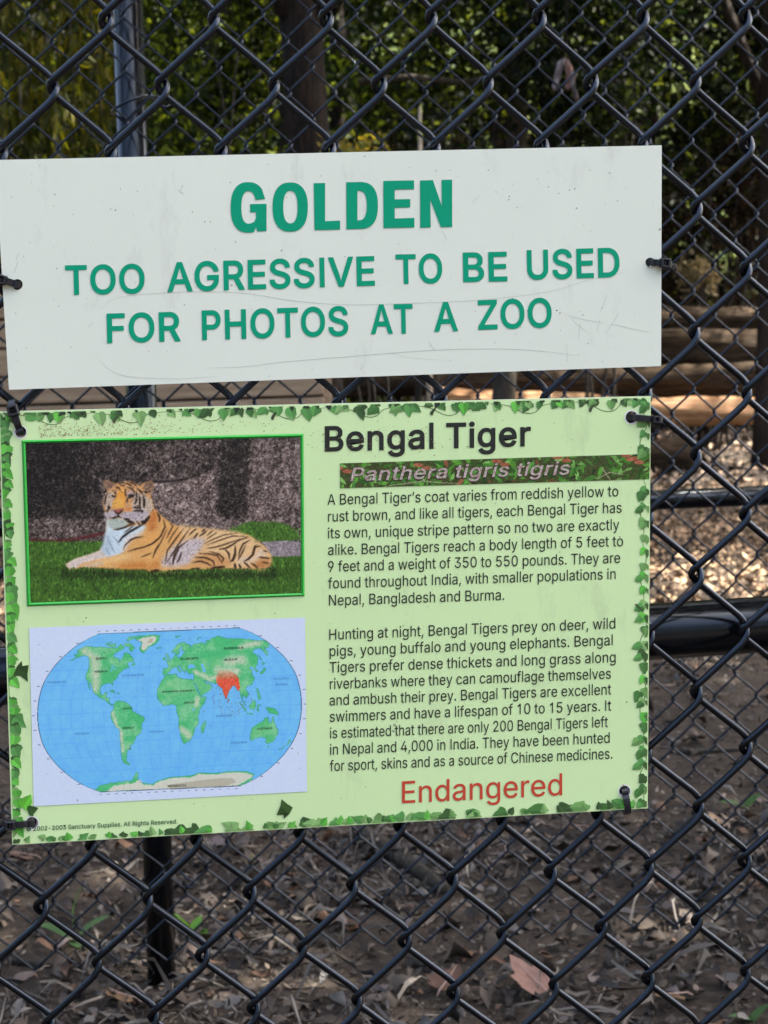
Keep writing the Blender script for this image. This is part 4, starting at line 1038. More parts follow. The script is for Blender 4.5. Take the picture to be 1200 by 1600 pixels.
m_black_ink, *_ = mat('black_ink', tuple(ink((36, 40, 38))), .45, .3)
m_red_ink, *_ = mat('red_ink', tuple(ink((182, 66, 50))), .45, .3)
m_darkgreen_ink, *_ = mat('dark_green_ink', tuple(ink((52, 88, 62))), .45, .3)
def block(name, lines, m):
    T = Text()
    for a in lines: T.line(*a)
    return T.build(name, m, low)
UL = (.0, -1)
block('heading', [('Bengal Tiger', (507.5, 704.5), (829.5, 696), 37.5, 17, 0, UL)], m_black_ink)
K = 2.142857
def q1(x, y): return (480 + x / K, 620 + y / K)
def q2(x, y): return (480 + x / K, 960 + y / K)
block('paragraph', [(t_, q1(*a), q1(*c), 16.6, 1.5, 0, UL) for t_, a, c in (
    ('A Bengal Tiger’s coat varies from reddish yellow to', (68, 362), (1042, 333)), ('rust brown, and like all tigers, each Bengal Tiger has', (70, 418), (1053, 388)),
    ('its own, unique stripe pattern so no two are exactly', (70, 474), (1045, 445)), ('alike. Bengal Tigers reach a body length of 5 feet to', (70, 530), (1058, 500)),
    ('9 feet and a weight of 350 to 550 pounds. They are', (70, 586), (1048, 556)), ('found throughout India, with smaller populations in', (70, 642), (1033, 610)), ('Nepal, Bangladesh and Burma.', (73, 699), (660, 680)))], m_black_ink)
block('paragraph', [(t_, q2(*a), q2(*c), 16.6, 1.5, 0, UL) for t_, a, c in (
    ('Hunting at night, Bengal Tigers prey on deer, wild', (74, 85), (1032, 47)), ('pigs, young buffalo and young elephants. Bengal', (75, 140), (1023, 103)),
    ('Tigers prefer dense thickets and long grass along', (75, 195), (1033, 160)), ('riverbanks where they can camouflage themselves', (76, 250), (1017, 215)),
    ('and ambush their prey. Bengal Tigers are excellent', (75, 305), (1018, 268)), ('swimmers and have a lifespan of 10 to 15 years. It', (76, 360), (1018, 322)),
    ('is estimated that there are only 200 Bengal Tigers left', (77, 415), (1007, 377)), ('in Nepal and 4,000 in India. They have been hunted', (77, 470), (1013, 430)),
    ('for sport, skins and as a source of Chinese medicines.', (76, 525), (1022, 483)))], m_black_ink)
block('status_word', [('Endangered', (628.2, 1255), (878.5, 1242.3), 34, 3, 0, UL)], m_red_ink)
block('copyright_line', [('© 2002-2003 Sanctuary Supplies. All Rights Reserved.', (41.5, 1298.8), (277.5, 1286.6), 6.6, 12, 0, UL)], m_darkgreen_ink)

# ---- printed pictures: fine grids carrying ink colours
def in_poly(X, Y, poly):
    r = np.zeros(X.shape, bool); p = np.asarray(poly, float)
    bb = (X >= p[:, 0].min()) & (X <= p[:, 0].max()) & (Y >= p[:, 1].min()) & (Y <= p[:, 1].max())
    if not bb.any(): return r
    x = X[bb]; y = Y[bb]; o = np.zeros(x.shape, bool)
    for (x0, y0), (x1, y1) in zip(p, np.roll(p, -1, 0)):
        if y0 == y1: continue
        o ^= ((y0 > y) != (y1 > y)) & (x < (x1 - x0) * (y - y0) / (y1 - y0) + x0)
    r[bb] = o
    return r
def near_line(X, Y, pts, wd, taper=True):
    """mask of a brush stroke along pts, wd wide, thinning to its ends"""
    p = np.asarray(pts, float); r = np.zeros(X.shape, bool)
    bb = (X >= p[:, 0].min() - wd) & (X <= p[:, 0].max() + wd) & (Y >= p[:, 1].min() - wd) & (Y <= p[:, 1].max() + wd)
    if not bb.any(): return r
    x = X[bb]; y = Y[bb]; o = np.zeros(x.shape, bool); n = len(p) - 1
    for i in range(n):
        d = p[i + 1] - p[i]; L = (d ** 2).sum() + 1e-9
        t_ = np.clip(((x - p[i, 0]) * d[0] + (y - p[i, 1]) * d[1]) / L, 0, 1)
        ds = np.hypot(x - p[i, 0] - t_ * d[0], y - p[i, 1] - t_ * d[1]); s_ = (i + t_) / n
        o |= ds < wd / 2 * (np.clip(1.15 * np.sin(np.pi * np.clip(s_ * .86 + .07, 0, 1)), .25, 1) if taper else 1)
    r[bb] = o
    return r
def vnoise(X, Y, sc, seed):
    rg = np.random.default_rng(seed); g = rg.uniform(0, 1, (256, 256))
    x = X / sc; y = Y / sc; i = np.floor(x).astype(int); j = np.floor(y).astype(int); fx = x - i; fy = y - j
    fx = fx * fx * (3 - 2 * fx); fy = fy * fy * (3 - 2 * fy); i %= 256; j %= 256; i1 = (i + 1) % 256; j1 = (j + 1) % 256
    return (g[j, i] * (1 - fx) + g[j, i1] * fx) * (1 - fy) + (g[j1, i] * (1 - fx) + g[j1, i1] * fx) * fy

m_print = tint_mat('printed_ink', .4, .35)
def printed(name, quad, nx_, ny_, lift, paint, parent):
    c = [pl(x, y, lift) for x, y in quad]
    u, v = np.meshgrid(np.linspace(0, 1, nx_), np.linspace(0, 1, ny_))
    P = (c[0] * ((1 - u) * (1 - v))[..., None] + c[1] * (u * (1 - v))[..., None] + c[2] * (u * v)[..., None] + c[3] * ((1 - u) * v)[..., None])
    X, Y = project(P)
    rgb = paint(X, Y)
    idx = np.arange(nx_ * ny_).reshape(ny_, nx_)
    F = np.stack([idx[1:, :-1], idx[1:, 1:], idx[:-1, 1:], idx[:-1, :-1]], -1).reshape(-1, 4)
    me = quads_mesh(name, P.reshape(-1, 3), F)
    vcol(me, ink(np.clip(rgb, 0, 255)).reshape(-1, 3))
    return link(name, me, m_print, parent)

def H(*p): return [(150 + x / 10.909, 740 + y / 10.909) for x, y in p]
def B(*p): return [(230 + x / 6, 780 + y / 6) for x, y in p]
def L_(*p): return [(90 + x / 7.5, 820 + y / 7.5) for x, y in p]
def Q(*p): return [(30 + x / 2.66667, 670 + y / 2.66667) for x, y in p]

def paint_tiger(X, Y):
    C = np.zeros(X.shape + (3,)); 
    n1 = vnoise(X, Y * 1.3, 2.3, 1); n1b = vnoise(X * 1.4, Y, 1.9, 2); n2 = vnoise(X, Y, 14, 3); n3 = vnoise(X, Y, 42, 4)
    grain = np.clip((np.abs(n1 - .5) * 2.2 + n1b * .9 - .95) * 1.15, -.5, .5)
    base = 84 + 34 * (n3 - .5) + 26 * (n2 - .5)
    qx = (X - 30) * 2.66667; qy = (Y - 670) * 2.66667
    base = base - 46 * np.clip((390 - qx) / 220, 0, 1) * np.clip((470 - qy) / 120, 0, 1)
    base = np.where(in_poly(X, Y, Q((555, 225), (700, 215), (800, 175), (830, 260), (820, 345), (860, 370), (700, 400), (560, 400))), 128 + 40 * (n2 - .5), base)
    base = np.where(qx > 955, 116 + 40 * (n2 - .5), base)
    base = np.where(in_poly(X, Y, Q((850, 38), (960, 38), (952, 340), (900, 352), (825, 350), (838, 200))), 56 + 20 * (n2 - .5), base)
    led = qy > 378 + 12 * (n2 - .5); base = np.where(led, np.where(qx < 360, 104, 128) + 30 * (n2 - .5), base)
    base = base + np.clip(base / 90, .4, 1.1) * grain * 92
    C[..., 0] = base * .95; C[..., 1] = base * .83; C[..., 2] = base * .82
    A = np.full(X.shape, 1.0)
    def blur(M, r):
        for ax in (0, 1):
            P_ = np.pad(M, [(r + 1, r) if i == ax else (0, 0) for i in range(M.ndim)], mode='edge'); c_ = np.cumsum(P_, ax)
            n_ = M.shape[ax]; M = (np.take(c_, np.arange(2 * r + 1, 2 * r + 1 + n_), ax) - np.take(c_, np.arange(n_), ax)) / (2 * r + 1)
        return M
    def put(mask, col, g=60, ns=None, soft=1):
        k = blur(mask.astype(float), soft)[..., None] if soft else mask[..., None].astype(float)
        C[...] = C * (1 - k) + np.asarray(col, float) * k
        A[...] = A * (1 - k[..., 0]) + g / 90 * k[..., 0]
    ny_, nx__ = X.shape
    def dab(x, y, dx, dy, wd, col, al=1.0):
        """short brush mark: a blade of grass, a crack in the stone, a few hairs"""
        v0 = (y - (X[0, 0] * 0 + Y[0, 0])) / (Y[-1, 0] - Y[0, 0]); u0 = (x - X[0, 0] - 8 * v0) / (X[0, -1] - X[0, 0])
        gx = int(u0 * (nx__ - 1)); gy = int((y - (Y[0, 0] + (Y[0, -1] - Y[0, 0]) * u0)) / (Y[-1, 0] - Y[0, 0]) * (ny_ - 1))
        rr = int(max(abs(dx), abs(dy)) * 1.35 + 5); sl = (slice(max(0, gy - rr), max(0, gy + rr)), slice(max(0, gx - rr), max(0, gx + rr)))
        x_ = X[sl] - x; y_ = Y[sl] - y
        if x_.size == 0: return
        L_2 = dx * dx + dy * dy + 1e-6; t_ = np.clip((x_ * dx + y_ * dy) / L_2, -.5, .5)
        d_ = np.hypot(x_ - t_ * dx, y_ - t_ * dy); k = (np.clip(1.25 - d_ / (wd / 2), 0, 1) * al)[..., None]
        C[sl] = C[sl] * (1 - k) + np.asarray(col, float) * k
    rgd = np.random.default_rng(99)
    C[...] = blur(C, 3)
    for k in range(7000):                      # crazed, flaking look of the stone wall
        x = rgd.uniform(42, 472); y = rgd.uniform(682, 862); a_ = rgd.uniform(0, 3.14); l_ = rgd.uniform(2, 5.5)
        v_ = rgd.choice([-1, 1], p=[.55, .45]); i0 = int(np.clip((y - 687) / 250 * ny_, 0, ny_ - 1)); j0 = int(np.clip((x - 42) / 428 * nx__, 0, nx__ - 1)); b0 = C[i0, j0]
        dab(x, y, math.cos(a_) * l_, math.sin(a_) * l_, rgd.uniform(1.1, 2.0), np.clip(b0 + (v_ * rgd.uniform(20, 58) if v_ > 0 else -rgd.uniform(26, 56)) * min(1.2, max(.35, b0[0] / 90)) * np.array([1, .92, .95]), 12, 200), .9)
    put(near_line(X, Y, Q((470, 212), (520, 217), (580, 221), (650, 217), (720, 203), (800, 168)), 2.6), (30, 24, 26), 30)
    put(near_line(X, Y, Q((30, 70), (120, 82), (230, 110)), 2.2), (26, 22, 24), 20)
    put(near_line(X, Y, Q((600, 130), (660, 120), (700, 95)), 2.2), (40, 32, 34), 20)
    put(near_line(X, Y, Q((35, 462), (130, 468), (220, 462), (350, 436)), 5, False), (84, 40, 44), 70)
    gl = 466 + 10 * n2
    gn = np.clip((vnoise(X * 1.3, Y, 3.4, 8) - .5) * 1.7, -.6, .6); gn2 = vnoise(X, Y, 9, 9) - .5
    grass = ((qy > gl) & (qx < 370)) | (qy > 524 + 12 * n2)
    bush = in_poly(X, Y, Q((870, 428), (925, 398), (965, 385), (1010, 390), (1070, 386), (1120, 400), (1160, 435), (1168, 462), (1100, 466), (1040, 474), (985, 462), (930, 446)))
    put(grass, (58, 92, 34), 20, None, 2); put(bush, (62, 98, 38), 20, None, 2)
    put(grass & (qy > 572) & (qy < 628) & (qx > 180) & (qx < 1080), (34, 54, 22), 20, None, 6)
    gcols = np.array([(74, 118, 42), (100, 150, 58), (58, 98, 34), (38, 64, 24), (128, 176, 80), (28, 48, 20)])
    def blades(n_, x0, x1, y0, y1, ok):
        for k in range(n_):
            x = rgd.uniform(x0, x1); y = rgd.uniform(y0, y1)
            if not ok((x - 30) * 2.66667, (y - 670) * 2.66667): continue
            dab(x, y, rgd.normal(0, 2.2), -rgd.uniform(2, 6), rgd.uniform(.9, 1.8), gcols[rgd.choice(6, p=[.25, .2, .2, .15, .08, .12])] * rgd.uniform(.8, 1.1) * (.72 if 575 < (y - 670) * 2.66667 < 622 else 1), .8)
    blades(5200, 40, 474, 844, 944, lambda x, y: (y > 470 and x < 370) or y > 528)
    blades(700, 355, 470, 812, 850, lambda x, y: 386 + abs(x - 1030) * .18 < y < 470 - max(0, 960 - x) * .3)
    put(in_poly(X, Y, Q((1015, 472), (1100, 466), (1172, 470), (1172, 530), (1040, 532))), (138, 128, 136), 90)
    # ---- the animal
    body = (H((960, 560), (1050, 650), (1130, 730)) + B((150, 170), (210, 210), (260, 240), (360, 265), (480, 268), (600, 285), (720, 300), (850, 315), (950, 335), (1030, 390), (1110, 450), (1158, 520), (1165, 580), (1140, 630), (1080, 665), (950, 652), (720, 645), (560, 660), (300, 660), (120, 692), (20, 692), (0, 655))
            + L_((950, 512), (700, 520), (400, 500), (280, 500), (200, 530), (130, 520), (90, 465), (200, 400), (380, 345), (490, 300), (540, 240), (560, 150)) + H((175, 930), (195, 760), (300, 640), (800, 420)))
    put(in_poly(X, Y, body), (206, 156, 98), 22)
    put(in_poly(X, Y, B((300, 240), (480, 268), (850, 315), (1030, 390), (1158, 520), (1160, 600), (1080, 665), (720, 640), (430, 600), (560, 440), (480, 340), (330, 360))), (214, 178, 134), 24, None, 6)
    put(in_poly(X, Y, B((560, 300), (850, 322), (1010, 390), (900, 400), (700, 380), (560, 360))), (222, 188, 144), 24, None, 8)
    put(in_poly(X, Y, B((430, 560), (560, 500), (700, 520), (820, 600), (720, 640), (420, 625))), (196, 146, 98), 24, None, 6)
    put(in_poly(X, Y, B((1050, 560), (1160, 560), (1155, 620), (1080, 660), (960, 650))), (178, 122, 76), 24, None, 6)
    put(in_poly(X, Y, B((130, 600), (160, 540), (225, 460), (335, 390), (470, 355), (545, 375), (525, 440), (490, 490), (430, 545), (390, 605), (300, 632), (140, 630))), (190, 178, 184), 46, None, 6)
    put(in_poly(X, Y, B((900, 545), (1000, 545), (1050, 470), (1100, 480), (1120, 520), (1050, 545), (960, 590), (860, 600), (830, 580))), (206, 184, 166), 40, None, 5)
    chest = H((190, 770), (180, 930), (150, 1050)) + L_((545, 240), (500, 300), (590, 390), (760, 335), (800, 230), (900, 130), (1010, 60)) + H((860, 890), (700, 870), (420, 800))
    put(in_poly(X, Y, chest), (190, 206, 222), 24, None, 3)
    put(in_poly(X, Y, L_((560, 120), (620, 110), (640, 330), (560, 370), (500, 310))), (172, 188, 206), 24, None, 5)
    put(in_poly(X, Y, L_((800, 150), (980, 60), (1010, 90), (860, 180), (790, 300), (740, 330))), (206, 198, 196), 40, None, 4)
    put(in_poly(X, Y, L_((92, 465), (200, 400), (380, 345), (500, 300), (600, 385), (480, 408), (290, 450), (230, 500), (150, 522))), (204, 190, 186), 44, None, 2)
    put(in_poly(X, Y, L_((270, 490), (420, 428), (620, 385), (820, 330), (1190, 330), (1190, 500), (700, 520), (420, 502))), (210, 160, 102), 22, None, 3)
    put(in_poly(X, Y, L_((420, 432), (620, 388), (800, 345), (900, 360), (700, 420), (480, 460))), (226, 186, 132), 22, None, 5)
    put(in_poly(X, Y, L_((270, 480), (400, 440), (520, 420), (540, 470), (420, 502), (300, 505))), (206, 176, 146), 36, None, 3)
    put(in_poly(X, Y, L_((700, 475), (1190, 400), (1190, 515), (700, 522))), (190, 124, 64), 24, None, 6)
    put(in_poly(X, Y, H((880, 930), (980, 860), (1050, 880), (1010, 960), (930, 980))), (176, 98, 50), 24, None, 6)
    put(in_poly(X, Y, H((960, 600), (1040, 660), (1060, 800), (960, 860), (860, 900), (920, 720))), (184, 112, 60), 24, None, 6)
    put(in_poly(X, Y, B((0, 440), (60, 430), (120, 380), (100, 520), (60, 600), (0, 620))), (214, 164, 102), 22, None, 8)
    put(in_poly(X, Y, L_((1050, 130), (1190, 60), (1190, 150), (1000, 250))), (218, 158, 92), 22, None, 7)
    for k in range(900):                       # hairs along the coat
        x = rgd.uniform(110, 424); y = rgd.uniform(800, 890); i0 = int(np.clip((y - 689) / 250 * ny_, 0, ny_ - 1)); j0 = int(np.clip((x - 44) / 427 * nx__, 0, nx__ - 1))
        if in_poly(np.array([[x]]), np.array([[y]]), body)[0, 0]: dab(x, y, rgd.uniform(2, 5), rgd.uniform(-1, 2), 1.0, np.clip(C[i0, j0] * rgd.uniform(.8, 1.15), 0, 240), .5)
    for k in range(260):                       # flaking print on the pale flank
        x = rgd.uniform(252, 322); y = rgd.uniform(838, 884)
        if in_poly(np.array([[x]]), np.array([[y]]), B((130, 600), (225, 460), (335, 390), (470, 355), (545, 375), (490, 490), (390, 605), (140, 630)))[0, 0]:
            dab(x, y, rgd.normal(0, 2), rgd.normal(0, 2), 1.1, (112, 90, 92) if rgd.random() < .45 else (216, 206, 212), .7)
    # head
    put(in_poly(X, Y, H((195, 760), (130, 600), (115, 480), (150, 380), (190, 300), (140, 200), (130, 110), (230, 130), (330, 175), (480, 135), (640, 135), (760, 190), (850, 140), (950, 125), (990, 200), (930, 330), (960, 480), (990, 580), (930, 700), (830, 850), (600, 900), (300, 960))), (196, 146, 98), 40, None, 2)
    for e_ in (((140, 110), (230, 135), (330, 185), (260, 250), (190, 290), (150, 210)), ((850, 150), (950, 130), (985, 200), (930, 300), (850, 300), (800, 230))):
        put(in_poly(X, Y, H(*e_)), (122, 94, 80), 40, None, 2)
    put(in_poly(X, Y, H((170, 330), (260, 300), (320, 400), (270, 560), (240, 640), (160, 600), (130, 470))), (184, 164, 150), 40, None, 2)
    put(in_poly(X, Y, H((640, 330), (830, 340), (950, 480), (980, 590), (900, 700), (760, 760), (600, 660), (620, 500))), (184, 166, 150), 40, None, 2)
    put(in_poly(X, Y, H((520, 300), (640, 300), (660, 400), (540, 420))), (176, 150, 150), 40, None, 2)
    put(in_poly(X, Y, H((420, 200), (480, 260), (500, 380), (500, 520), (470, 585), (300, 600), (285, 500), (340, 400), (370, 290))), (214, 148, 70), 17, None, 2)
    put(in_poly(X, Y, H((290, 500), (350, 410), (460, 420), (470, 560), (380, 600), (290, 590))), (216, 162, 84), 17, None, 2)
    put(in_poly(X, Y, H((130, 690), (240, 630), (310, 620), (380, 700), (480, 650), (620, 650), (820, 600), (900, 690), (820, 820), (640, 830), (480, 770), (370, 730), (250, 760), (190, 780))), (176, 166, 176), 40, None, 2)
    put(in_poly(X, Y, H((200, 790), (270, 760), (370, 750), (480, 780), (560, 840), (480, 920), (320, 960), (220, 900))), (166, 176, 172), 35, None, 2)
    put(in_poly(X, Y, H((480, 590), (600, 580), (620, 640), (500, 640))), (204, 134, 84), 31, None, 2)
    put(in_poly(X, Y, H((298, 622), (370, 605), (470, 598), (440, 650), (385, 692), (330, 650))), (150, 84, 78), 10, None, 2)
    DH = (30, 22, 22); DB = (50, 30, 22)
    for z_, wd, pts in (
        ('H', 3.2, ((270, 372), (300, 390), (335, 398))), ('H', 5.0, ((540, 412), (580, 392), (650, 385))), ('H', 2.6, ((550, 370), (600, 362), (660, 372))), ('H', 2.4, ((520, 500), (530, 450), (545, 415))),
        ('H', 2.4, ((298, 622), (330, 655), (380, 690), (430, 650), (470, 600))), ('H', 1.8, ((380, 690), (382, 735))), ('H', 3.2, ((250, 755), (310, 755), (375, 728), (430, 750))), ('H', 5.4, ((480, 765), (540, 790), (590, 830), (650, 835))),
        ('H', 2.6, ((300, 955), (380, 950), (480, 920), (560, 880), (680, 850))), ('H', 5.2, ((780, 800), (820, 840), (880, 770), (920, 720))), ('H', 2.2, ((690, 800), (730, 860), (760, 900))), ('H', 2.2, ((750, 800), (790, 850), (810, 870))),
        ('H', 3.0, ((690, 290), (690, 400), (685, 480), (650, 530))), ('H', 3.4, ((745, 380), (748, 470), (742, 560))), ('H', 4.2, ((812, 370), (818, 480), (822, 590))), ('H', 5.0, ((640, 580), (700, 575), (740, 560), (765, 610))), ('H', 3.4, ((630, 640), (720, 630), (790, 640), (780, 680))),
        ('H', 2.6, ((700, 250), (760, 300), (810, 370))), ('H', 3.4, ((800, 300), (870, 320), (930, 300))), ('H', 2.4, ((200, 320), (165, 400), (150, 500), (155, 550))), ('H', 4.0, ((205, 540), (225, 580), (200, 630))), ('H', 2.6, ((180, 620), (190, 650), (215, 640))),
        ('H', 2.2, ((500, 160), (560, 180), (640, 235))), ('H', 2.2, ((560, 140), (640, 165), (690, 220))), ('H', 2.2, ((640, 140), (720, 175), (760, 215))), ('H', 2.0, ((390, 170), (440, 155), (500, 160))), ('H', 2.0, ((400, 185), (450, 205), (500, 200))), ('H', 2.0, ((330, 230), (390, 240), (420, 300))),
        ('H', 2.0, ((500, 250), (500, 330), (515, 400))), ('H', 2.0, ((520, 230), (590, 245), (650, 300), (655, 350))), ('H', 1.8, ((350, 300), (330, 340), (340, 400))), ('H', 1.8, ((270, 280), (310, 310), (330, 350))),
        ('H', 3.6, ((800, 870), (700, 920), (560, 1000), (450, 1085), (385, 1175))), ('H', 1.8, ((650, 880), (560, 950), (470, 1010))),
        ('H', 2.0, ((530, 1195), (600, 1120), (700, 1085), (800, 1075))), ('H', 2.0, ((1045, 660), (1090, 740), (1080, 830))),
        ('B', 1.8, ((90, 120), (120, 185), (110, 215))), ('B', 2.2, ((150, 180), (168, 260), (125, 350), (60, 410), (0, 435))), ('B', 1.8, ((215, 220), (240, 255), (210, 310), (180, 370))), ('B', 1.6, ((190, 270), (130, 400), (70, 500), (50, 560))), ('B', 1.5, ((300, 250), (240, 330), (190, 420))),
        ('B', 2.0, ((345, 270), (270, 370), (190, 480), (165, 610))), ('B', 2.0, ((405, 268), (330, 370), (250, 490), (180, 600))), ('B', 2.2, ((300, 430), (255, 510), (235, 620))), ('B', 2.4, ((385, 385), (300, 450), (250, 560), (240, 620))), ('B', 2.6, ((325, 490), (300, 560), (275, 600))),
        ('B', 2.2, ((465, 275), (430, 300), (390, 340))), ('B', 2.4, ((478, 310), (455, 345), (430, 370))), ('B', 2.6, ((565, 290), (530, 320), (490, 345))), ('B', 2.4, ((545, 280), (510, 305))), ('B', 1.8, ((625, 290), (590, 315), (555, 345))), ('B', 1.6, ((660, 310), (610, 340), (550, 380))),
        ('B', 1.7, ((940, 350), (800, 345), (680, 385), (560, 430))), ('B', 2.0, ((880, 370), (740, 420), (640, 450), (560, 460))), ('B', 1.5, ((850, 315), (720, 335), (620, 375), (530, 420))), ('B', 1.8, ((960, 355), (900, 370), (830, 400))),
        ('B', 2.4, ((870, 375), (810, 420), (740, 460), (670, 468))), ('B', 2.4, ((970, 378), (900, 420), (870, 480), (855, 540))), ('B', 2.0, ((925, 430), (885, 510), (850, 575))), ('B', 3.8, ((825, 435), (825, 510), (805, 570), (775, 585))), ('B', 2.8, ((730, 470), (765, 510), (775, 570))),
        ('B', 3.6, ((1065, 440), (1010, 445), (990, 520), (950, 560), (905, 585))), ('B', 2.0, ((1085, 482), (1130, 492))), ('B', 2.4, ((1040, 545), (1100, 548), (1155, 558))), ('B', 1.8, ((1075, 590), (1145, 602))), ('B', 3.0, ((905, 590), (940, 620), (965, 645))), ('B', 2.4, ((970, 598), (1010, 620), (1040, 655))), ('B', 4.0, ((820, 600), (830, 660))), ('B', 3.2, ((860, 605), (880, 655))),
        ('B', 2.0, ((480, 508), (580, 512), (660, 530), (700, 600))), ('B', 2.4, ((445, 545), (550, 548), (620, 580), (632, 640))), ('B', 2.4, ((420, 595), (500, 580), (560, 600), (610, 630))), ('B', 2.4, ((580, 490), (670, 515), (715, 555), (700, 600))),
        ('B', 4.6, ((140, 690), (240, 680), (340, 668))), ('B', 4.4, ((400, 662), (500, 650))), ('B', 4.4, ((590, 650), (660, 640), (730, 632))), ('B', 7.5, ((15, 690), (60, 685), (110, 665))),
        ('L', 2.0, ((820, 318), (900, 288), (1010, 262), (1100, 228), (1190, 155))), ('L', 1.6, ((770, 300), (790, 240), (850, 180), (920, 150), (1000, 142))), ('L', 1.6, ((975, 378), (1040, 355), (1105, 328))), ('L', 1.5, ((1120, 370), (1150, 290), (1190, 220)))):
        f = {'H': H, 'B': B, 'L': L_}[z_](*pts)
        put(near_line(X, Y, f, wd * (.92 if z_ == 'H' else .95)), DH if z_ == 'H' else DB, 40)
    for pts in (((580, 130), (610, 210), (650, 290), (685, 335)), ((560, 260), (590, 320), (620, 360)), ((640, 130), (700, 190), (720, 240))):
        put(near_line(X, Y, L_(*pts), 1.6), (128, 142, 164), 40)
    for pts in (((40, 905), (110, 820), (190, 775)), ((120, 700), (190, 640)), ((640, 800), (700, 860), (745, 895)), ((700, 790), (790, 850))):
        put(near_line(X, Y, H(*pts), .9), (206, 196, 190), 20)
    C[...] = C * .55 + blur(C, 1) * .45
    for k in range(420):                       # grass blades lap over the belly line
        x = rgd.uniform(100, 424); yb = np.interp(x, [100, 130, 180, 230, 280, 350, 424], [889, 887, 889, 894, 891, 889, 889])
        dab(x, yb + rgd.uniform(0, 4), rgd.normal(0, 1.5), -rgd.uniform(2, 6), 1.3, gcols[rgd.choice(6)] * .8, .8)
    for k in range(520):                       # flaking on the face
        x = rgd.uniform(161, 240); y = rgd.uniform(754, 826)
        if in_poly(np.array([[x]]), np.array([[y]]), H((195, 760), (110, 600), (120, 380), (110, 90), (330, 165), (640, 125), (850, 120), (1010, 140), (960, 330), (1000, 580), (830, 850), (600, 900)))[0, 0] and not (182 < x < 198 and 770 < y < 800):
            dab(x, y, rgd.normal(0, 1.6), rgd.normal(0, 1.6), .9, (74, 52, 48) if rgd.random() < .6 else (210, 190, 176), .6)
    C += (A * grain * 52)[..., None]
    return C
quad_pic = [(39.5, 692.5), (469.5, 682.8), (471, 927), (47.5, 942.3)]
pic = printed('tiger_picture', quad_pic, 560, 330, .0003, paint_tiger, low)
fr = MB()
oq = [(33.8, 688), (474.2, 677.6), (476, 931.6), (42, 947.6)]; iq = [(39.8, 692.8), (469.3, 683), (470.8, 926.8), (47.8, 942)]
V = [pl(*q, .0001) for q in oq] + [pl(*q, .0004) for q in iq] + [pl((a[0] + b_[0]) / 2, (a[1] + b_[1]) / 2, .0013) for a, b_ in zip(oq, iq)]
F = []
for i in range(4):
    j = (i + 1) % 4
    F += [(i, 8 + i, 8 + j, j)[::-1], (8 + i, 4 + i, 4 + j, 8 + j)[::-1]]
m_frame, *_ = mat('bright_green_frame', tuple(ink((42, 158, 62))), .35, .4)
fr.add(V, F); fr.build('picture_frame', m_frame, pic)

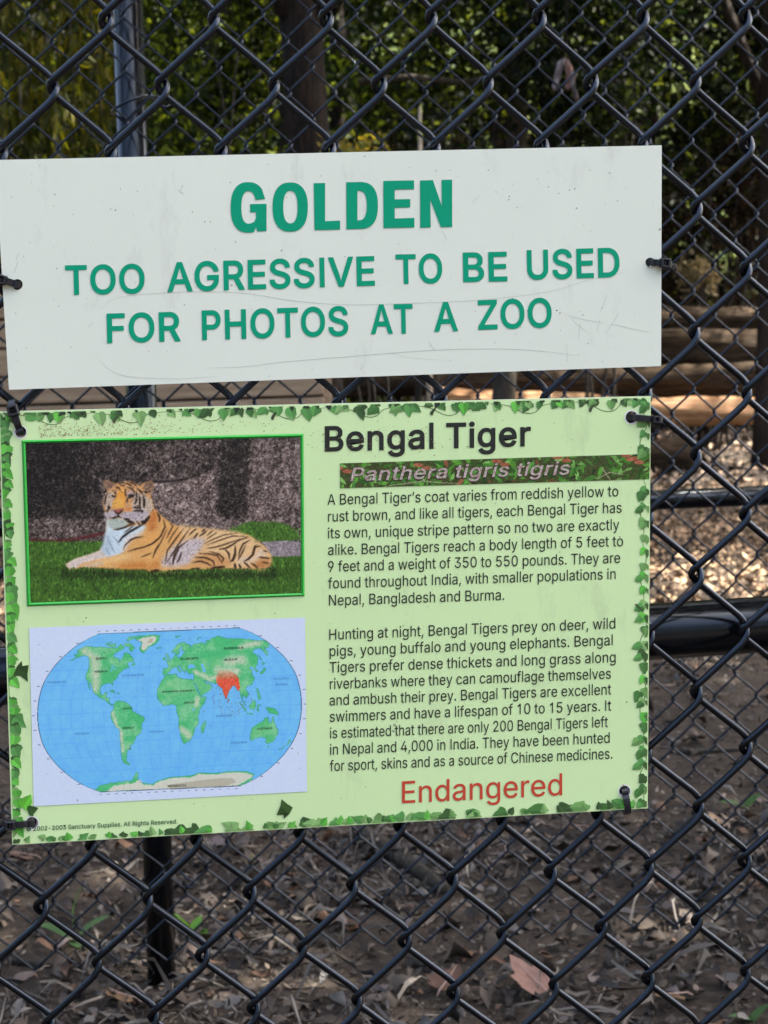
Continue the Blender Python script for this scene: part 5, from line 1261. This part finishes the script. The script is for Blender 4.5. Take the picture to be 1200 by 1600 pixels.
# ---- world map
ROBX = [1, .9986, .9954, .99, .9822, .973, .96, .9427, .9216, .8962, .8679, .835, .7986, .7597, .7186, .6732, .6213, .5722, .5322]
ROBY = [0, .062, .124, .186, .248, .31, .372, .434, .4958, .5571, .6176, .6769, .7346, .7903, .8435, .8936, .9394, .9761, 1]
MC, MX, MY = np.array([265., 1109.2]), np.array([205.7, -8.85]), np.array([1.1, 123.0])
def geo(lon, lat):
    lon = np.asarray(lon, float); lat = np.asarray(lat, float); a = np.abs(lat)
    u = np.interp(a, np.arange(0, 91, 5), ROBX) * lon / 180; v = -np.sign(lat) * np.interp(a, np.arange(0, 91, 5), ROBY)
    return MC + u[..., None] * MX + v[..., None] * MY
def gp(flat): a = np.array(flat, float).reshape(-1, 2); return geo(a[:, 0], a[:, 1])
LAND = dict(
na=(-168,66,-162,70,-156,71,-141,70,-128,70,-115,68,-108,68,-96,68,-94,72,-85,69,-82,67,-87,64,-94,61,-94,58,-88,56.5,-82,55,-80,51.5,-79,54,-77,57,-78,62,-70,61,-65,58.5,-61,56,-56,52,-66,50,-65,48,-61,46,-70,43,-71,41.5,-75,38.5,-76,35,-81,31,-80,26,-82,29,-85,30,-90,29.5,-97,28,-97,22,-95,18.5,-91,18.5,-90,21,-87,21,-88,16,-83,15,-83,10,-80,9,-77,8,-80,7.5,-86,11,-92,14.5,-97,16,-105,20,-109,26,-113,31,-115,31,-110,23.5,-115,28,-117.5,33,-121,35,-124,40,-124,47,-130,54,-139,59.5,-146,61,-152,59,-158,56,-163,55,-157,59,-165,61,-161,64),
baffin=(-80,73,-72,71,-62,66,-66,62.5,-73,65,-73,68,-85,70,-88,73), vic=(-117,72,-105,73,-102,69,-115,69), elle=(-90,77,-90,81,-70,83,-62,82,-77,78,-82,76), banks=(-125,74,-118,75.5,-116,73,-123,71.5),
nf=(-59,48,-56,51.5,-53,48,-55,47), green=(-73,78,-60,82,-35,83.5,-20,81,-20,75,-25,71,-38,66,-43,60,-50,62,-54,67,-52,70,-58,75,-68,76),
sa=(-77,8,-72,12,-62,10.7,-52,5,-50,0,-44,-2.5,-35,-6,-35,-9,-39,-13,-39,-18,-41,-22,-48,-26,-49,-29,-54,-34,-58,-34.5,-57,-38,-62,-39,-65,-42,-66,-46,-69,-51,-65,-55,-70,-55,-75,-51,-74,-44,-73,-38,-71,-30,-70,-18,-76,-14,-81,-5,-80,0,-77,4),
af=(-6,36,10,37,11,34,20,31,32,31,35,27,37,21,43,12,51,11.5,47,5,41,-2,39,-8,40,-15,35,-20,33,-27,28,-33,20,-35,18,-33,15,-27,12,-17,13,-9,9,-1,9,4,5,6,-4,5,-9,5,-13,8,-17,13,-17,21,-13,28,-9,32),
mad=(44,-25,43.5,-18,49,-12,50,-16,47,-25),
eu=(-9,43,-9,37,-5,36,0,38.5,3,42,7,43.5,10,44,12,42,16,38.5,18,40,13,44,14,45.5,19,42,22,37,24,38,23,40.5,26,39,28,36.5,36,36.5,35,33,34,28.5,37,25,39,21,43,13,45,13,52,16,57,19,60,22.5,56,26,51,25,50,28,48,30,51,28,57,26.5,61,25,67,25,70,21,73,20,75,13,77.5,8,80,13,82,16.5,87,21,91,22.5,94,17,97,17,98,10,103,1.5,104,2,100,8,100,13,105,9,109,12,106,18,108,21.5,115,22.5,121,28,119,35,122,37,118,39,122,41,125,39.5,126,34.5,129,36,128,40,133,43,140,50,140,54,136,55,143,59,155,60,157,58,156,51,162,56,164,61,170,60,180,65,180,69,160,70,140,73,127,73,113,74,105,77.5,87,75,80,72.5,73,72,68,68,60,69.5,45,68,43,66,38,64.5,40,67,30,70,25,71,15,68.5,10,64,5,62,5,59,10,59,12,56,16,57,18,60,17,61.5,22,65.5,25,65,21,61,28,60,23,58,21,55,14,54,10,57,8,55,5,53,2,51,-4,48.5,-1,46,-1.5,43.5),
uk=(-5,50,1,51,0,54,-3,58.5,-6,57,-3,54), ire=(-10,52,-6,52,-6,55,-10,54), ice=(-24,65,-14,65,-16,66.5,-22,66), jp=(130,32,136,34,140,36,141,41,139,39,136,36,131,34.5), hok=(140,42,145,43.5,142,45), sak=(142,46,144,49,143,54,142,50),
sum=(95,5.5,104,-2,105,-6,100,-1), java=(105,-6.5,114,-7,114,-8.5,106,-7.5), bor=(109,1,117,7,118,1,116,-4,110,-2), sul=(119,-5,120,1,125,1.5,121,-1,122,-5), ng=(131,-1,141,-2.5,148,-6,150,-10.5,143,-9,138,-8,133,-4), phil=(120,18,122,18,124,13,126,7,122,7,121,13),
au=(114,-22,122,-18,129,-15,131,-12,136,-12,136,-15,140,-17.5,142,-11,146,-19,153,-26,153,-31,150,-37.5,145,-38.5,140,-37.5,138,-33,131,-31.5,124,-33,118,-35,115,-34), tas=(145,-41,148,-41,147,-43.5),
nz1=(173,-35,178,-38,175,-41.5,174,-39), nz2=(173,-41,171,-44,168,-46.5,167,-45.5), sri=(80,9.5,82,7,80,6), cuba=(-85,22,-77,20,-75,20,-80,23.2), his=(-74,19.5,-69,18.5,-71,20), sval=(12,78,22,78,25,80,14,80), nov=(53,71,58,74,68,77,60,76,55,73),
ant=(-180,-85,-150,-78,-120,-75,-100,-74,-75,-73,-62,-64,-57,-64,-62,-70,-62,-76,-40,-79,-20,-74,0,-71,40,-70,55,-67,80,-68.5,110,-67,140,-67.5,165,-72,170,-77,180,-79,180,-90,-180,-90))
def paint_map(X, Y):
    C = np.zeros(X.shape + (3,)); n = vnoise(X, Y, 3, 21) - .5; nb = vnoise(X, Y, 11, 22) - .5; nf = vnoise(X, Y, 1.4, 23) - .5
    C[...] = np.array([196, 208, 240]) + (n * 6)[..., None]
    d = np.stack([X, Y], -1) - MC
    v = (d[..., 1] - d[..., 0] * MX[1] / MX[0]) / (MY[1] - MY[0] * MX[1] / MX[0]); u = (d[..., 0] - v * MY[0]) / MX[0]
    lim = np.interp(np.abs(v), ROBY, ROBX)
    lon = u / lim * 180; lat = -np.sign(v) * np.interp(np.abs(v), ROBY, np.arange(0, 91, 5))
    glob = (np.abs(v) < 1) & (np.abs(u) < lim)
    rim = (np.abs(v) < 1.009) & (np.abs(u) < np.interp(np.clip(np.abs(v), 0, 1), ROBY, ROBX) + .006) & ~glob
    for k in range(36):                               # tick figures round the edge
        for vv, s_ in ((-1.035, -1), (1.035, 1)):
            q = MC + MX * (k - 17.5) / 17.5 * .53 + MY * vv; m_ = (np.abs(X - q[0]) < 2.2) & (np.abs(Y - q[1]) < .6) & (k % 2 == 0); C[m_] = (120, 130, 160)
    for la in range(-75, 90, 15):
        for s_ in (-1, 1):
            q = geo(s_ * 186., float(la)); m_ = (np.abs(X - q[0]) < 2.2) & (np.abs(Y - q[1]) < .7); C[m_] = (110, 120, 150)
    C[rim] = (52, 78, 110)
    sea = np.array([108, 182, 250]) + (n * 8 + nb * 8)[..., None] - np.clip(-lat / 90, 0, 1)[..., None] * np.array([6, 4, 0])
    C[glob] = sea[glob]
    gr = glob & ((np.abs((lon + 7.5) % 15 - 7.5) < .55) | (np.abs((lat + 7.5) % 15 - 7.5) < .45)); C[gr] += np.array([-10, -10, -6])
    land = np.zeros(X.shape, bool); low_ = np.zeros(X.shape, bool)
    for k, f in LAND.items():
        m_ = in_poly(X + nf * 1.6, Y + n * 1.6, gp(f)); land |= m_
    land &= glob
    hi = np.clip(nb * 1.4 + n * .6 + .25, 0, 1)
    def near_geo(pts, wd): 
        p = gp(pts); g_ = np.zeros(X.shape)
        for a, b_ in zip(p[:-1], p[1:]):
            dd = b_ - a; t_ = np.clip(((X - a[0]) * dd[0] + (Y - a[1]) * dd[1]) / (dd @ dd), 0, 1); g_ = np.maximum(g_, 1 - np.hypot(X - a[0] - t_ * dd[0], Y - a[1] - t_ * dd[1]) / wd)
        return np.clip(g_, 0, 1)
    mount = np.maximum.reduce([near_geo((-150, 64, -125, 58, -115, 48, -108, 38, -104, 25), 11), near_geo((-78, 0, -73, -14, -68, -22, -70, -40), 4.5), near_geo((38, 38, 50, 33, 58, 30, 68, 32), 6), near_geo((72, 38, 85, 36, 98, 36), 11), near_geo((90, 47, 105, 48, 112, 48), 12), near_geo((38, 10, 37, 4), 6), near_geo((16, -20, 28, -28), 8), near_geo((125, 62, 150, 65, 165, 66), 7)])
    pale = np.clip(mount * (.95 + n * .5 + nf * .3), 0, .85)
    dry = np.maximum.reduce([near_geo((-8, 24, 10, 24, 28, 22), 18), near_geo((45, 24, 52, 20), 10), near_geo((122, -25, 135, -25), 12), near_geo((60, 44, 75, 46), 14)])
    g = np.array([74, 180, 118]) * (1 - (hi * .6)[..., None]) + np.array([164, 206, 170]) * (hi * .6)[..., None] + (nf * 18)[..., None]
    g = g * (1 - dry[..., None] * .38) + np.array([140, 198, 142]) * dry[..., None] * .38
    g = g * (1 - pale[..., None]) + (np.array([196, 200, 180]) + (nf * 26)[..., None]) * pale[..., None]
    C[land] = g[land]
    for k in ('green', 'ant'):
        p = gp(LAND[k]); c0 = p.mean(0) if k == 'green' else None
        q = (c0 + (p - c0) * .74) if k == 'green' else gp((-165, -90, -120, -79, -75, -77, -60, -72, -58, -80, -40, -81, -20, -76, 0, -73, 40, -72, 55, -69, 80, -70.3, 110, -69, 140, -69.5, 165, -74, 168, -78, 172, -90))
        m_ = in_poly(X + nf * 2, Y + n * 2, q) & glob; C[m_] = (np.array([200, 202, 192]) + (nf * 14)[..., None])[m_]
        if k == 'ant':
            m_ = in_poly(X + nf * 2, Y, gp((0, -90, -10, -82, 30, -79, 60, -77, 100, -75, 130, -76, 150, -82, 140, -90))); C[m_] = (176, 172, 158)
    m_ = in_poly(X, Y, gp((-40, 77, -33, 77, -33, 72, -42, 72))); C[m_] = (180, 174, 152)
    for wpoly in ((28,43,31,46,37,45.5,41,42,35,42,29,41.3), (48,45,52,46.5,53,41,54,37,49,37.5,50,41), (-92,47,-85,48.5,-85,46.5), (-88,45,-86,45.5,-86,42,-88,42), (-84,45.5,-80,45,-82,43), (32,1,34,0,33,-2.5,31.7,-2), (58,46,61,46,60,44)):
        m_ = in_poly(X, Y, gp(wpoly)); C[m_] = (104, 178, 240)
    red = in_poly(X + nf * 2, Y + nf * 2, gp((66.5, 25, 69, 22, 73, 19.5, 75, 12, 77.5, 8, 80, 13, 82, 16.5, 87, 21, 90, 22, 92, 22, 94, 17, 97, 17, 98.5, 22, 99, 28, 97, 33, 90, 37, 80, 39, 72, 38, 67, 31)))
    fade = np.clip((40 - lat) / 12, 0, 1)
    rc = np.array([218, 88, 66]) + (nf * 34 + n * 20)[..., None]
    C[red] = (C * (1 - fade[..., None]) + rc * fade[..., None])[red]
    m_ = in_poly(X, Y, gp((80, 9.5, 82, 7, 80, 6))); C[m_] = (190, 80, 66)
    sp = (vnoise(X, Y, 1.1, 33) > .80) & (np.hypot(X - 362, (Y - 1085) * .9) < 32) & (Y > 1068) & glob & ~red & ~land; C[sp] = (110, 112, 134)
    edge = np.zeros(X.shape, bool); edge[:, 1:] |= land[:, 1:] != land[:, :-1]; edge[1:] |= land[1:] != land[:-1]; edge &= glob
    C[edge] = C[edge] * .45 + np.array([30, 110, 120]) * .55
    return C
wm = printed('world_map', [(45.5, 981), (476.7, 964.7), (479.7, 1236.8), (52.9, 1259.8)], 620, 400, .0003, paint_map, low)
def mtext(txt, x0, x1, y, cap, bold=4, m=None):
    T = Text(); sl = -.043; T.line(txt, (x0, y - (x0 - 265) * -sl * 0), (x1, y + (x1 - x0) * sl), cap, bold, 0, (0, -1), None, .0005)
    T.build('place_name', m, wm)
mz = lambda x: x / 2.30769
for txt, x0, x1, y, cap in (('NORTH', 346, 384, 209, 3.2), ('AMERICA', 340, 388, 256, 3.0), ('SOUTH', 442, 474, 389, 3.0), ('AMERICA', 442, 484, 459, 3.0), ('AFRICA', 664, 700, 368, 3.2), ('EUROPE', 652, 716, 210, 3.2),
                            ('ASIA', 808, 856, 213, 3.2), ('SIBERIA', 806, 880, 172, 2.8), ('AUSTRALIA', 928, 982, 462, 3.2), ('ANTARCTICA', 606, 672, 669, 3.4), ('SAHARA DESERT', 586, 702, 328, 2.6)):
    mtext(txt, mz(x0), mz(x1), 940 + mz(y), cap, 10, m_black_ink)
m_blue_ink, *_ = mat('blue_ink', tuple(ink((66, 120, 190))), .45, .3)
for txt, x0, x1, y, cap in (('ATLANTIC', 440, 518, 270, 3.0), ('OCEAN', 540, 590, 472, 2.6), ('PACIFIC', 172, 240, 295, 3.0), ('OCEAN', 268, 322, 480, 3.0), ('INDIAN', 780, 836, 416, 3.0), ('OCEAN', 832, 890, 512, 3.0), ('PACIFIC', 986, 1044, 282, 2.8), ('OCEAN', 992, 1036, 302, 2.8)):
    mtext(txt, mz(x0), mz(x1), 940 + mz(y), cap, 2, m_blue_ink)

# ---- leafy banner behind the scientific name
def paint_banner(X, Y):
    rg = np.random.default_rng(5); C = np.zeros(X.shape + (3,)); C[...] = np.array([60, 70, 36]) + (vnoise(X, Y, 2, 40) * 30 - 15)[..., None]
    for k in range(420):
        cx = rg.uniform(528, 1018); cy = rg.uniform(706, 765); a = rg.uniform(0, 6.28); L = rg.uniform(9, 21); wd = L * rg.uniform(.22, .42)
        pts = [(cx + math.cos(a) * t_ * L - math.sin(a) * s_ * wd, cy + math.sin(a) * t_ * L + math.cos(a) * s_ * wd) for t_, s_ in ((-.5, 0), (-.2, .45), (.15, .4), (.5, 0), (.15, -.4), (-.2, -.45))]
        col = np.array(((66, 124, 42), (92, 158, 58), (48, 92, 36), (78, 140, 62), (128, 184, 96), (140, 84, 60), (36, 52, 26))[rg.choice(7, p=[.20, .27, .12, .2, .15, .02, .04])]) * rg.uniform(.8, 1.1)
        m_ = in_poly(X, Y, pts); C[m_] = col + (vnoise(X, Y, 2, 41)[m_] * 24 - 12)[:, None]
        m_ = near_line(X, Y, [(cx - math.cos(a) * L / 2, cy - math.sin(a) * L / 2), (cx + math.cos(a) * L / 2, cy + math.sin(a) * L / 2)], 1.0); C[m_] = col * .7
    for cx, cy in ((536, 734), (660, 729), (782, 723), (878, 717), (985, 714), (992, 720)):
        for s_ in (-3, 3): m_ = in_poly(X, Y, ell(cx + s_ * 2.2, cy + s_ * .8, 8, 3, 0, 340, 12, 2)); C[m_] = np.array([150, 88, 66]) + (vnoise(X, Y, 3, 42)[m_] * 40 - 20)[:, None]
    for pts in (((930, 750), (952, 738), (975, 742)), ((940, 730), (955, 752)), ((600, 760), (660, 752), (720, 756)), ((560, 740), (590, 752))):
        m_ = near_line(X, Y, pts, 1.2); C[m_] = (150, 150, 124)
    return C
bn = printed('name_banner', [(531.3, 724), (1015.4, 709.2), (1014.6, 748.6), (531.6, 762.8)], 420, 44, .0003, paint_banner, low)
T = Text(); T.line('Panthera tigris tigris', (546.5, 752.4), (889.5, 742.2), 21.2, 22, .2, UL, None, .0005)
m_dk, *_ = mat('letter_outline', tuple(ink((60, 44, 40))), .5); T.build('lettering_outline', m_dk, bn)
T = Text(); T.line('Panthera tigris tigris', (547.4, 751.4), (888.6, 741.2), 20.4, 9, .2, UL, None, .0007)
T.build('lettering', noisy('silver_lettering', [(.40, tuple(ink((140, 112, 106)))), (.50, tuple(ink((166, 152, 152)))), (.7, tuple(ink((200, 194, 196))))], 700, .4, 0), bn)

# ---- ivy printed along the border
ivV = []; ivF = []; ivC = []
IVY = [(0, 0), (-.2, -.04), (-.46, .06), (-.5, .26), (-.34, .42), (-.3, .62), (0, 1.05), (.3, .62), (.34, .42), (.5, .26), (.46, .06), (.2, -.04)]
HEART = [(0, .04), (-.18, -.05), (-.4, .05), (-.46, .3), (-.34, .62), (0, 1.08), (.34, .62), (.46, .3), (.4, .05), (.18, -.05)]
TONES = [(84, 164, 66), (98, 180, 76), (84, 142, 78), (66, 112, 60), (104, 150, 88), (58, 88, 52), (122, 164, 104)]
ivn = [0]
def ivy(x, y, ang, size, shape, col, stem=True):
    ivn[0] += 1; lf = .0002 + .0000009 * ivn[0]
    ca, sa = math.cos(ang), math.sin(ang)
    def tr(u, v): return pl(x + (u * ca - v * sa) * size, y + (u * sa + v * ca) * size, lf)
    half = len(shape) // 2
    tip = shape[half]
    shape = [(u * random.uniform(.82, 1.18), v * random.uniform(.88, 1.12)) for u, v in shape]
    for side, f in ((0, 1.04), (1, .90)):
        pts = (shape[0:half + 1] if side == 0 else [shape[0]] + shape[:half - 1:-1])
        n = len(ivV)
        ring = [tr(*shape[0])] + [tr(*q) for q in pts[1:]]
        for q in ring: ivV.append(tuple(q)); ivC.append(ink(np.clip(np.array(col) * f * random.uniform(.93, 1.07), 0, 255)))
        for i in range(1, len(ring) - 1):
            a_, b_, c_ = ivV[n], ivV[n + i], ivV[n + i + 1]
            cr = (b_[0] - a_[0]) * (c_[2] - a_[2]) - (b_[2] - a_[2]) * (c_[0] - a_[0])
            ivF.append((n, n + i, n + i + 1) if cr > 0 else (n, n + i + 1, n + i))
def vine(pts, wd, col):
    T_ = Text(); scratch(T_, pts, wd); n = len(ivV)
    for q in T_.V: ivV.append(tuple(q)); ivC.append(ink(col))
    for f in T_.F: ivF.append(tuple(n + i for i in f))
def edge_pt(a, b_, f): return (a[0] + (b_[0] - a[0]) * f, a[1] + (b_[1] - a[1]) * f)
TLc, TRc, BRc, BLc = (-2, 643), (1017, 619), (1012, 1263), (19, 1320)
rv = random.Random(11)
# left edge: hanging chain of leaves
y = 652
while y < 1300:
    f = (y - 643) / 677; ex = TLc[0] + (BLc[0] - TLc[0]) * f
    per = (y - 650) % 216 / 216
    big = 20 if per < .45 else 15
    if not (1068 < y < 1075):
        ivy(ex + 5 + rv.uniform(-2, 4), y, rv.uniform(-.5, .3), big * rv.uniform(.9, 1.3), rv.choice([IVY, HEART]), rv.choice(TONES[2:]))
        ivy(ex + 7 + rv.uniform(-2, 5), y + 4, rv.uniform(-.9, .2), big * rv.uniform(.8, 1.2), rv.choice([IVY, HEART]), rv.choice(TONES[:3]))
    y += rv.uniform(11, 19)
vine([(3, 660), (8, 760), (7, 850), (14, 960), (13, 1060), (19, 1160), (20, 1290)], 1.6, (70, 112, 52))
ivy(26, 1042, -1.0, 26, [(0, 0), (-.5, .1), (-.35, .5), (-.4, .95), (0, .8), (.5, .6), (.2, .3), (.45, .05)], (46, 72, 38))
# top edge
x = 0
while x < 1010:
    f = x / 1017; ey = TLc[1] + (TRc[1] - TLc[1]) * f
    ivy(x, ey + 3 + rv.uniform(0, 3), rv.uniform(-1.5, 1.5), rv.uniform(12, 22), rv.choice([IVY, HEART]), rv.choice(TONES[2:]))
    if rv.random() < .6: ivy(x + rv.uniform(-8, 8), ey + 4, rv.uniform(-.9, .9), rv.uniform(12, 19), HEART, rv.choice(TONES))
    ivy(x + rv.uniform(-6, 6), ey + 1, rv.uniform(-1.4, 1.4), rv.uniform(6, 11), IVY, rv.choice([(44, 62, 44), (58, 84, 50), (36, 50, 42), (84, 120, 74)]))
    x += rv.uniform(14, 28)
for k in range(8):
    x0 = 20 + k * 124; e0 = 643 - .0236 * x0
    vine([(x0, e0 + 5), (x0 + 30, e0 + 9), (x0 + 55, e0 + 20), (x0 + 72, e0 + 19), (x0 + 86, e0 + 8), (x0 + 120, e0 + 3)], 1.1, (74, 104, 58))
    if k % 2: ivy(x0 + 40, e0 + 9, .5, 15, [(0, 0), (-.14, .3), (-.2, .7), (-.1, 1.0), (.16, .9), (.1, .5), (.16, .2)], (60, 74, 52))
# right edge
y = 628
while y < 1252:
    f = (y - 619) / 644; ex = TRc[0] + (BRc[0] - TRc[0]) * f
    if not (705 < y < 750):
        ivy(ex - 6 + rv.uniform(-3, 2), y, rv.uniform(-.3, .9), rv.uniform(12, 21), rv.choice([HEART, HEART, IVY]), rv.choice(TONES))
        ivy(ex - 2, y + 3, rv.uniform(-.3, .3), rv.uniform(8, 14), IVY, rv.choice([(54, 84, 46), (70, 104, 60), (96, 136, 80)]))
        if rv.random() < .5: ivy(ex - 10 + rv.uniform(-4, 2), y + 6, rv.uniform(.4, 1.2), rv.uniform(12, 18), HEART, rv.choice(TONES[2:5]))
    y += rv.uniform(15, 26)
for k in range(6):
    y0 = 640 + k * 104; vine([(1004, y0), (1010, y0 + 26), (1000, y0 + 52), (1006, y0 + 80), (1004, y0 + 104)], 1.2, (86, 128, 62))
ivy(992, 944, -.9, 18, [(0, 0), (-.14, .3), (-.2, .7), (-.1, 1.0), (.16, .9), (.1, .5), (.16, .2)], (62, 92, 56))
# bottom edge
x = 26
while x < 1010:
    f = (x - 19) / 993; ey = BLc[1] + (BRc[1] - BLc[1]) * f
    ivy(x, ey - 4 + rv.uniform(-3, 1), math.pi / 2 * rv.choice([-1, 1]) + rv.uniform(-.5, .5), (rv.uniform(15, 28) if x > 285 else rv.uniform(8, 13)), rv.choice([IVY, HEART]), rv.choice(TONES[2:]))
    ivy(x + rv.uniform(-6, 6), ey - 3, math.pi + rv.uniform(-1.2, 1.2), rv.uniform(9, 14), rv.choice([IVY, HEART]), rv.choice(TONES))
    x += rv.uniform(13, 25)
ivy(452, 1272, 2.3, 25, [(0, 0), (-.5, .1), (-.35, .5), (-.4, .95), (0, .8), (.5, .6), (.2, .3), (.45, .05)], (52, 78, 40))
ivy(36, 1262, -2.6, 24, IVY, (96, 182, 60)); ivy(44, 1268, -1.9, 18, IVY, (50, 84, 44))
# keep the printed leaves inside the panel
vv = np.array(ivV); X, Y = project(vv)
v_ = (Y - (643 - .02355 * X)) ; f = np.clip((Y - 631) / 660, 0, 1)
lx = TLc[0] + (BLc[0] - TLc[0]) * f + 1.5; rx = TRc[0] + (BRc[0] - TRc[0]) * f - 1.5
X = np.clip(X, lx, rx); ty = TLc[1] + (TRc[1] - TLc[1]) * (X + 2) / 1019 + 2.6; by = BLc[1] + (BRc[1] - BLc[1]) * (X - 19) / 993 - 1.5
Y = np.clip(Y, ty, by)
lift_ = YS - vv[:, 1]
new = _C + ray(X, Y) * ((vv[:, 1] - _C[1]) / ray(X, Y)[:, 1])[:, None]
me = py_mesh('ivy_border', new, ivF); vcol(me, np.array(ivC)); link('ivy_border', me, m_print, low)

# ---- brown grime over the top of the picture and heading
gr = Text(); rg = np.random.default_rng(77)
pts = []
for k in range(520):
    x = 60 + abs(rg.normal(0, 1)) * 150; 
    if x > 470: continue
    pts.append((x, 684 - .0236 * (x - 40) - abs(rg.normal(0, 12)) - 1))
for k in range(170): pts.append((rg.normal(600, 60), rg.normal(688, 13)))
for k in range(60): pts.append((rg.uniform(40, 480), rg.uniform(955, 1260)))
for k in range(60): pts.append((rg.uniform(485, 1000), rg.uniform(640, 1260)))
for x, y in pts:
    r_ = abs(rg.normal(.35, .25)) + .25; a = rg.uniform(0, 3.1)
    gr.poly([(x + math.cos(a + q) * r_ * s_, y + math.sin(a + q) * r_ * s_) for q, s_ in ((0, 1.8), (1.3, .8), (2.6, 1.3), (4.2, .9))], .00058)
m_gr, *_ = mat('brown_grime', tuple(ink((128, 102, 84))), .8, .1)
gr.build('grime_specks', m_gr, low)

# ---- cable ties
m_tie, n, l, p = mat('black_nylon', (.014, .015, .02), .38, .45)
def tie(label, hole, head, wire, hs=7, rot=0, wd=.0042, back=True):
    """strap out of the hole, over the panel edge to its lock head and round the wire behind"""
    h = Vector(pl(*hole)); e = Vector(pl(*head))
    t = empty('cable_tie', e, label, 'cable tie', 'cable ties holding the signs to the fence')
    d = (e - h); d.y = 0; L = d.length; d.normalize()
    wv = Vector(at_y(np.array(float(wire[0])), np.array(float(wire[1])), .0))
    pts = []; ups = []
    for k in range(6):
        a = math.radians(-75 + k * 25); pts.append(h + Vector((0, .0012, 0)) + d * (.0022 * math.sin(a) + .0006) + Vector((0, -.0022 * max(0, math.cos(a)) - .0005, 0)) + (Vector((0, .006, 0)) if k == 0 else Vector())); ups.append((d * math.sin(a) * .6 + Vector((0, -1, 0))))
    for k in range(1, 6): pts.append(h + d * (.0028 + (L - .0028) * k / 5) + Vector((0, -.0016 - .0008 * math.sin(k * .6), 0))); ups.append(Vector((0, -1, 0)))
    ov = .0035 if back else .002
    pts += [e + d * ov + Vector((0, -.0010, 0)), e + d * (ov + .0022) + Vector((0, .003, 0)), e + d * (ov + .0018) + Vector((0, .009, 0))]; ups += [Vector((0, -1, 0)) + d * .4, d, d]
    pts += [wv.lerp(e + d * ov, .35) + Vector((0, .0045, 0)), wv + Vector((0, .0055, 0)), h.lerp(wv, .35) + Vector((0, .0125, 0))]; ups += [Vector((0, 1, 0)) + d * .3, Vector((0, 1, 0)), Vector((0, 1, 0))]
    b = MB(); b.ribbon(pts, ups, wd, .0013); b.build('strap', m_tie, t, False, .0003)
    if hs:
        s_ = hs * .0004; u = d; v = Vector((0, 1, 0)).cross(d); c = e + Vector((0, -.0034, 0))
        V = []; F = []
        def ring(r1, r2, y):
            n = len(V)
            for a, b_ in ((-1, -1), (1, -1), (1, 1), (-1, 1)): V.append(c + u * a * r1 + v * b_ * r2 + Vector((0, y, 0)))
            return n
        r0 = ring(s_, s_ * .92, .0026); r1 = ring(s_, s_ * .92, -.0012); r1b = ring(s_ * .86, s_ * .78, -.0021); r2 = ring(s_ * .46, s_ * .52, -.0021); r3 = ring(s_ * .40, s_ * .46, .0012)
        for a, b_ in ((r0, r1), (r1, r1b), (r1b, r2), (r2, r3)):
            for k in range(4): F.append((a + k, a + (k + 1) % 4, b_ + (k + 1) % 4, b_ + k))
        F += [(r3, r3 + 1, r3 + 2, r3 + 3), (r0 + 3, r0 + 2, r0 + 1, r0)]
        me = py_mesh('lock_head', V, F); o = link('lock_head', me, m_tie, t)
        bv = o.modifiers.new('bevel', 'BEVEL'); bv.width = .0004; bv.segments = 2
        # the pawl inside the head
        b = MB(); b.ribbon([c + u * -s_ * .3 + Vector((0, -.0005, 0)), c + u * s_ * .15 + Vector((0, -.0012, 0))], [Vector((0, -1, 0))] * 2, s_ * .7, .0006); b.build('pawl', m_tie, t)
tie('black cable tie at the left end of the white sign', (27, 444.5), (3, 437), (-12, 437), 8)
tie('black cable tie at the right end of the white sign', (1016, 410), (1037, 411.5), (1062, 418), 8.2)
tie('black cable tie at the upper left corner of the green tiger sign', (32, 675), (21.5, 641), (24, 628), 9)
tie('black cable tie at the upper right corner of the green tiger sign', (987, 652), (1023, 655), (1040, 668), 6.2)
tie('black cable tie at the lower left corner of the green tiger sign', (50, 1286), (17, 1287), (-2, 1300), 8.2)
tie('black cable tie over the bottom edge, lower right corner of the green tiger sign', (976, 1236), (980, 1264), (985, 1258), 0, back=False)
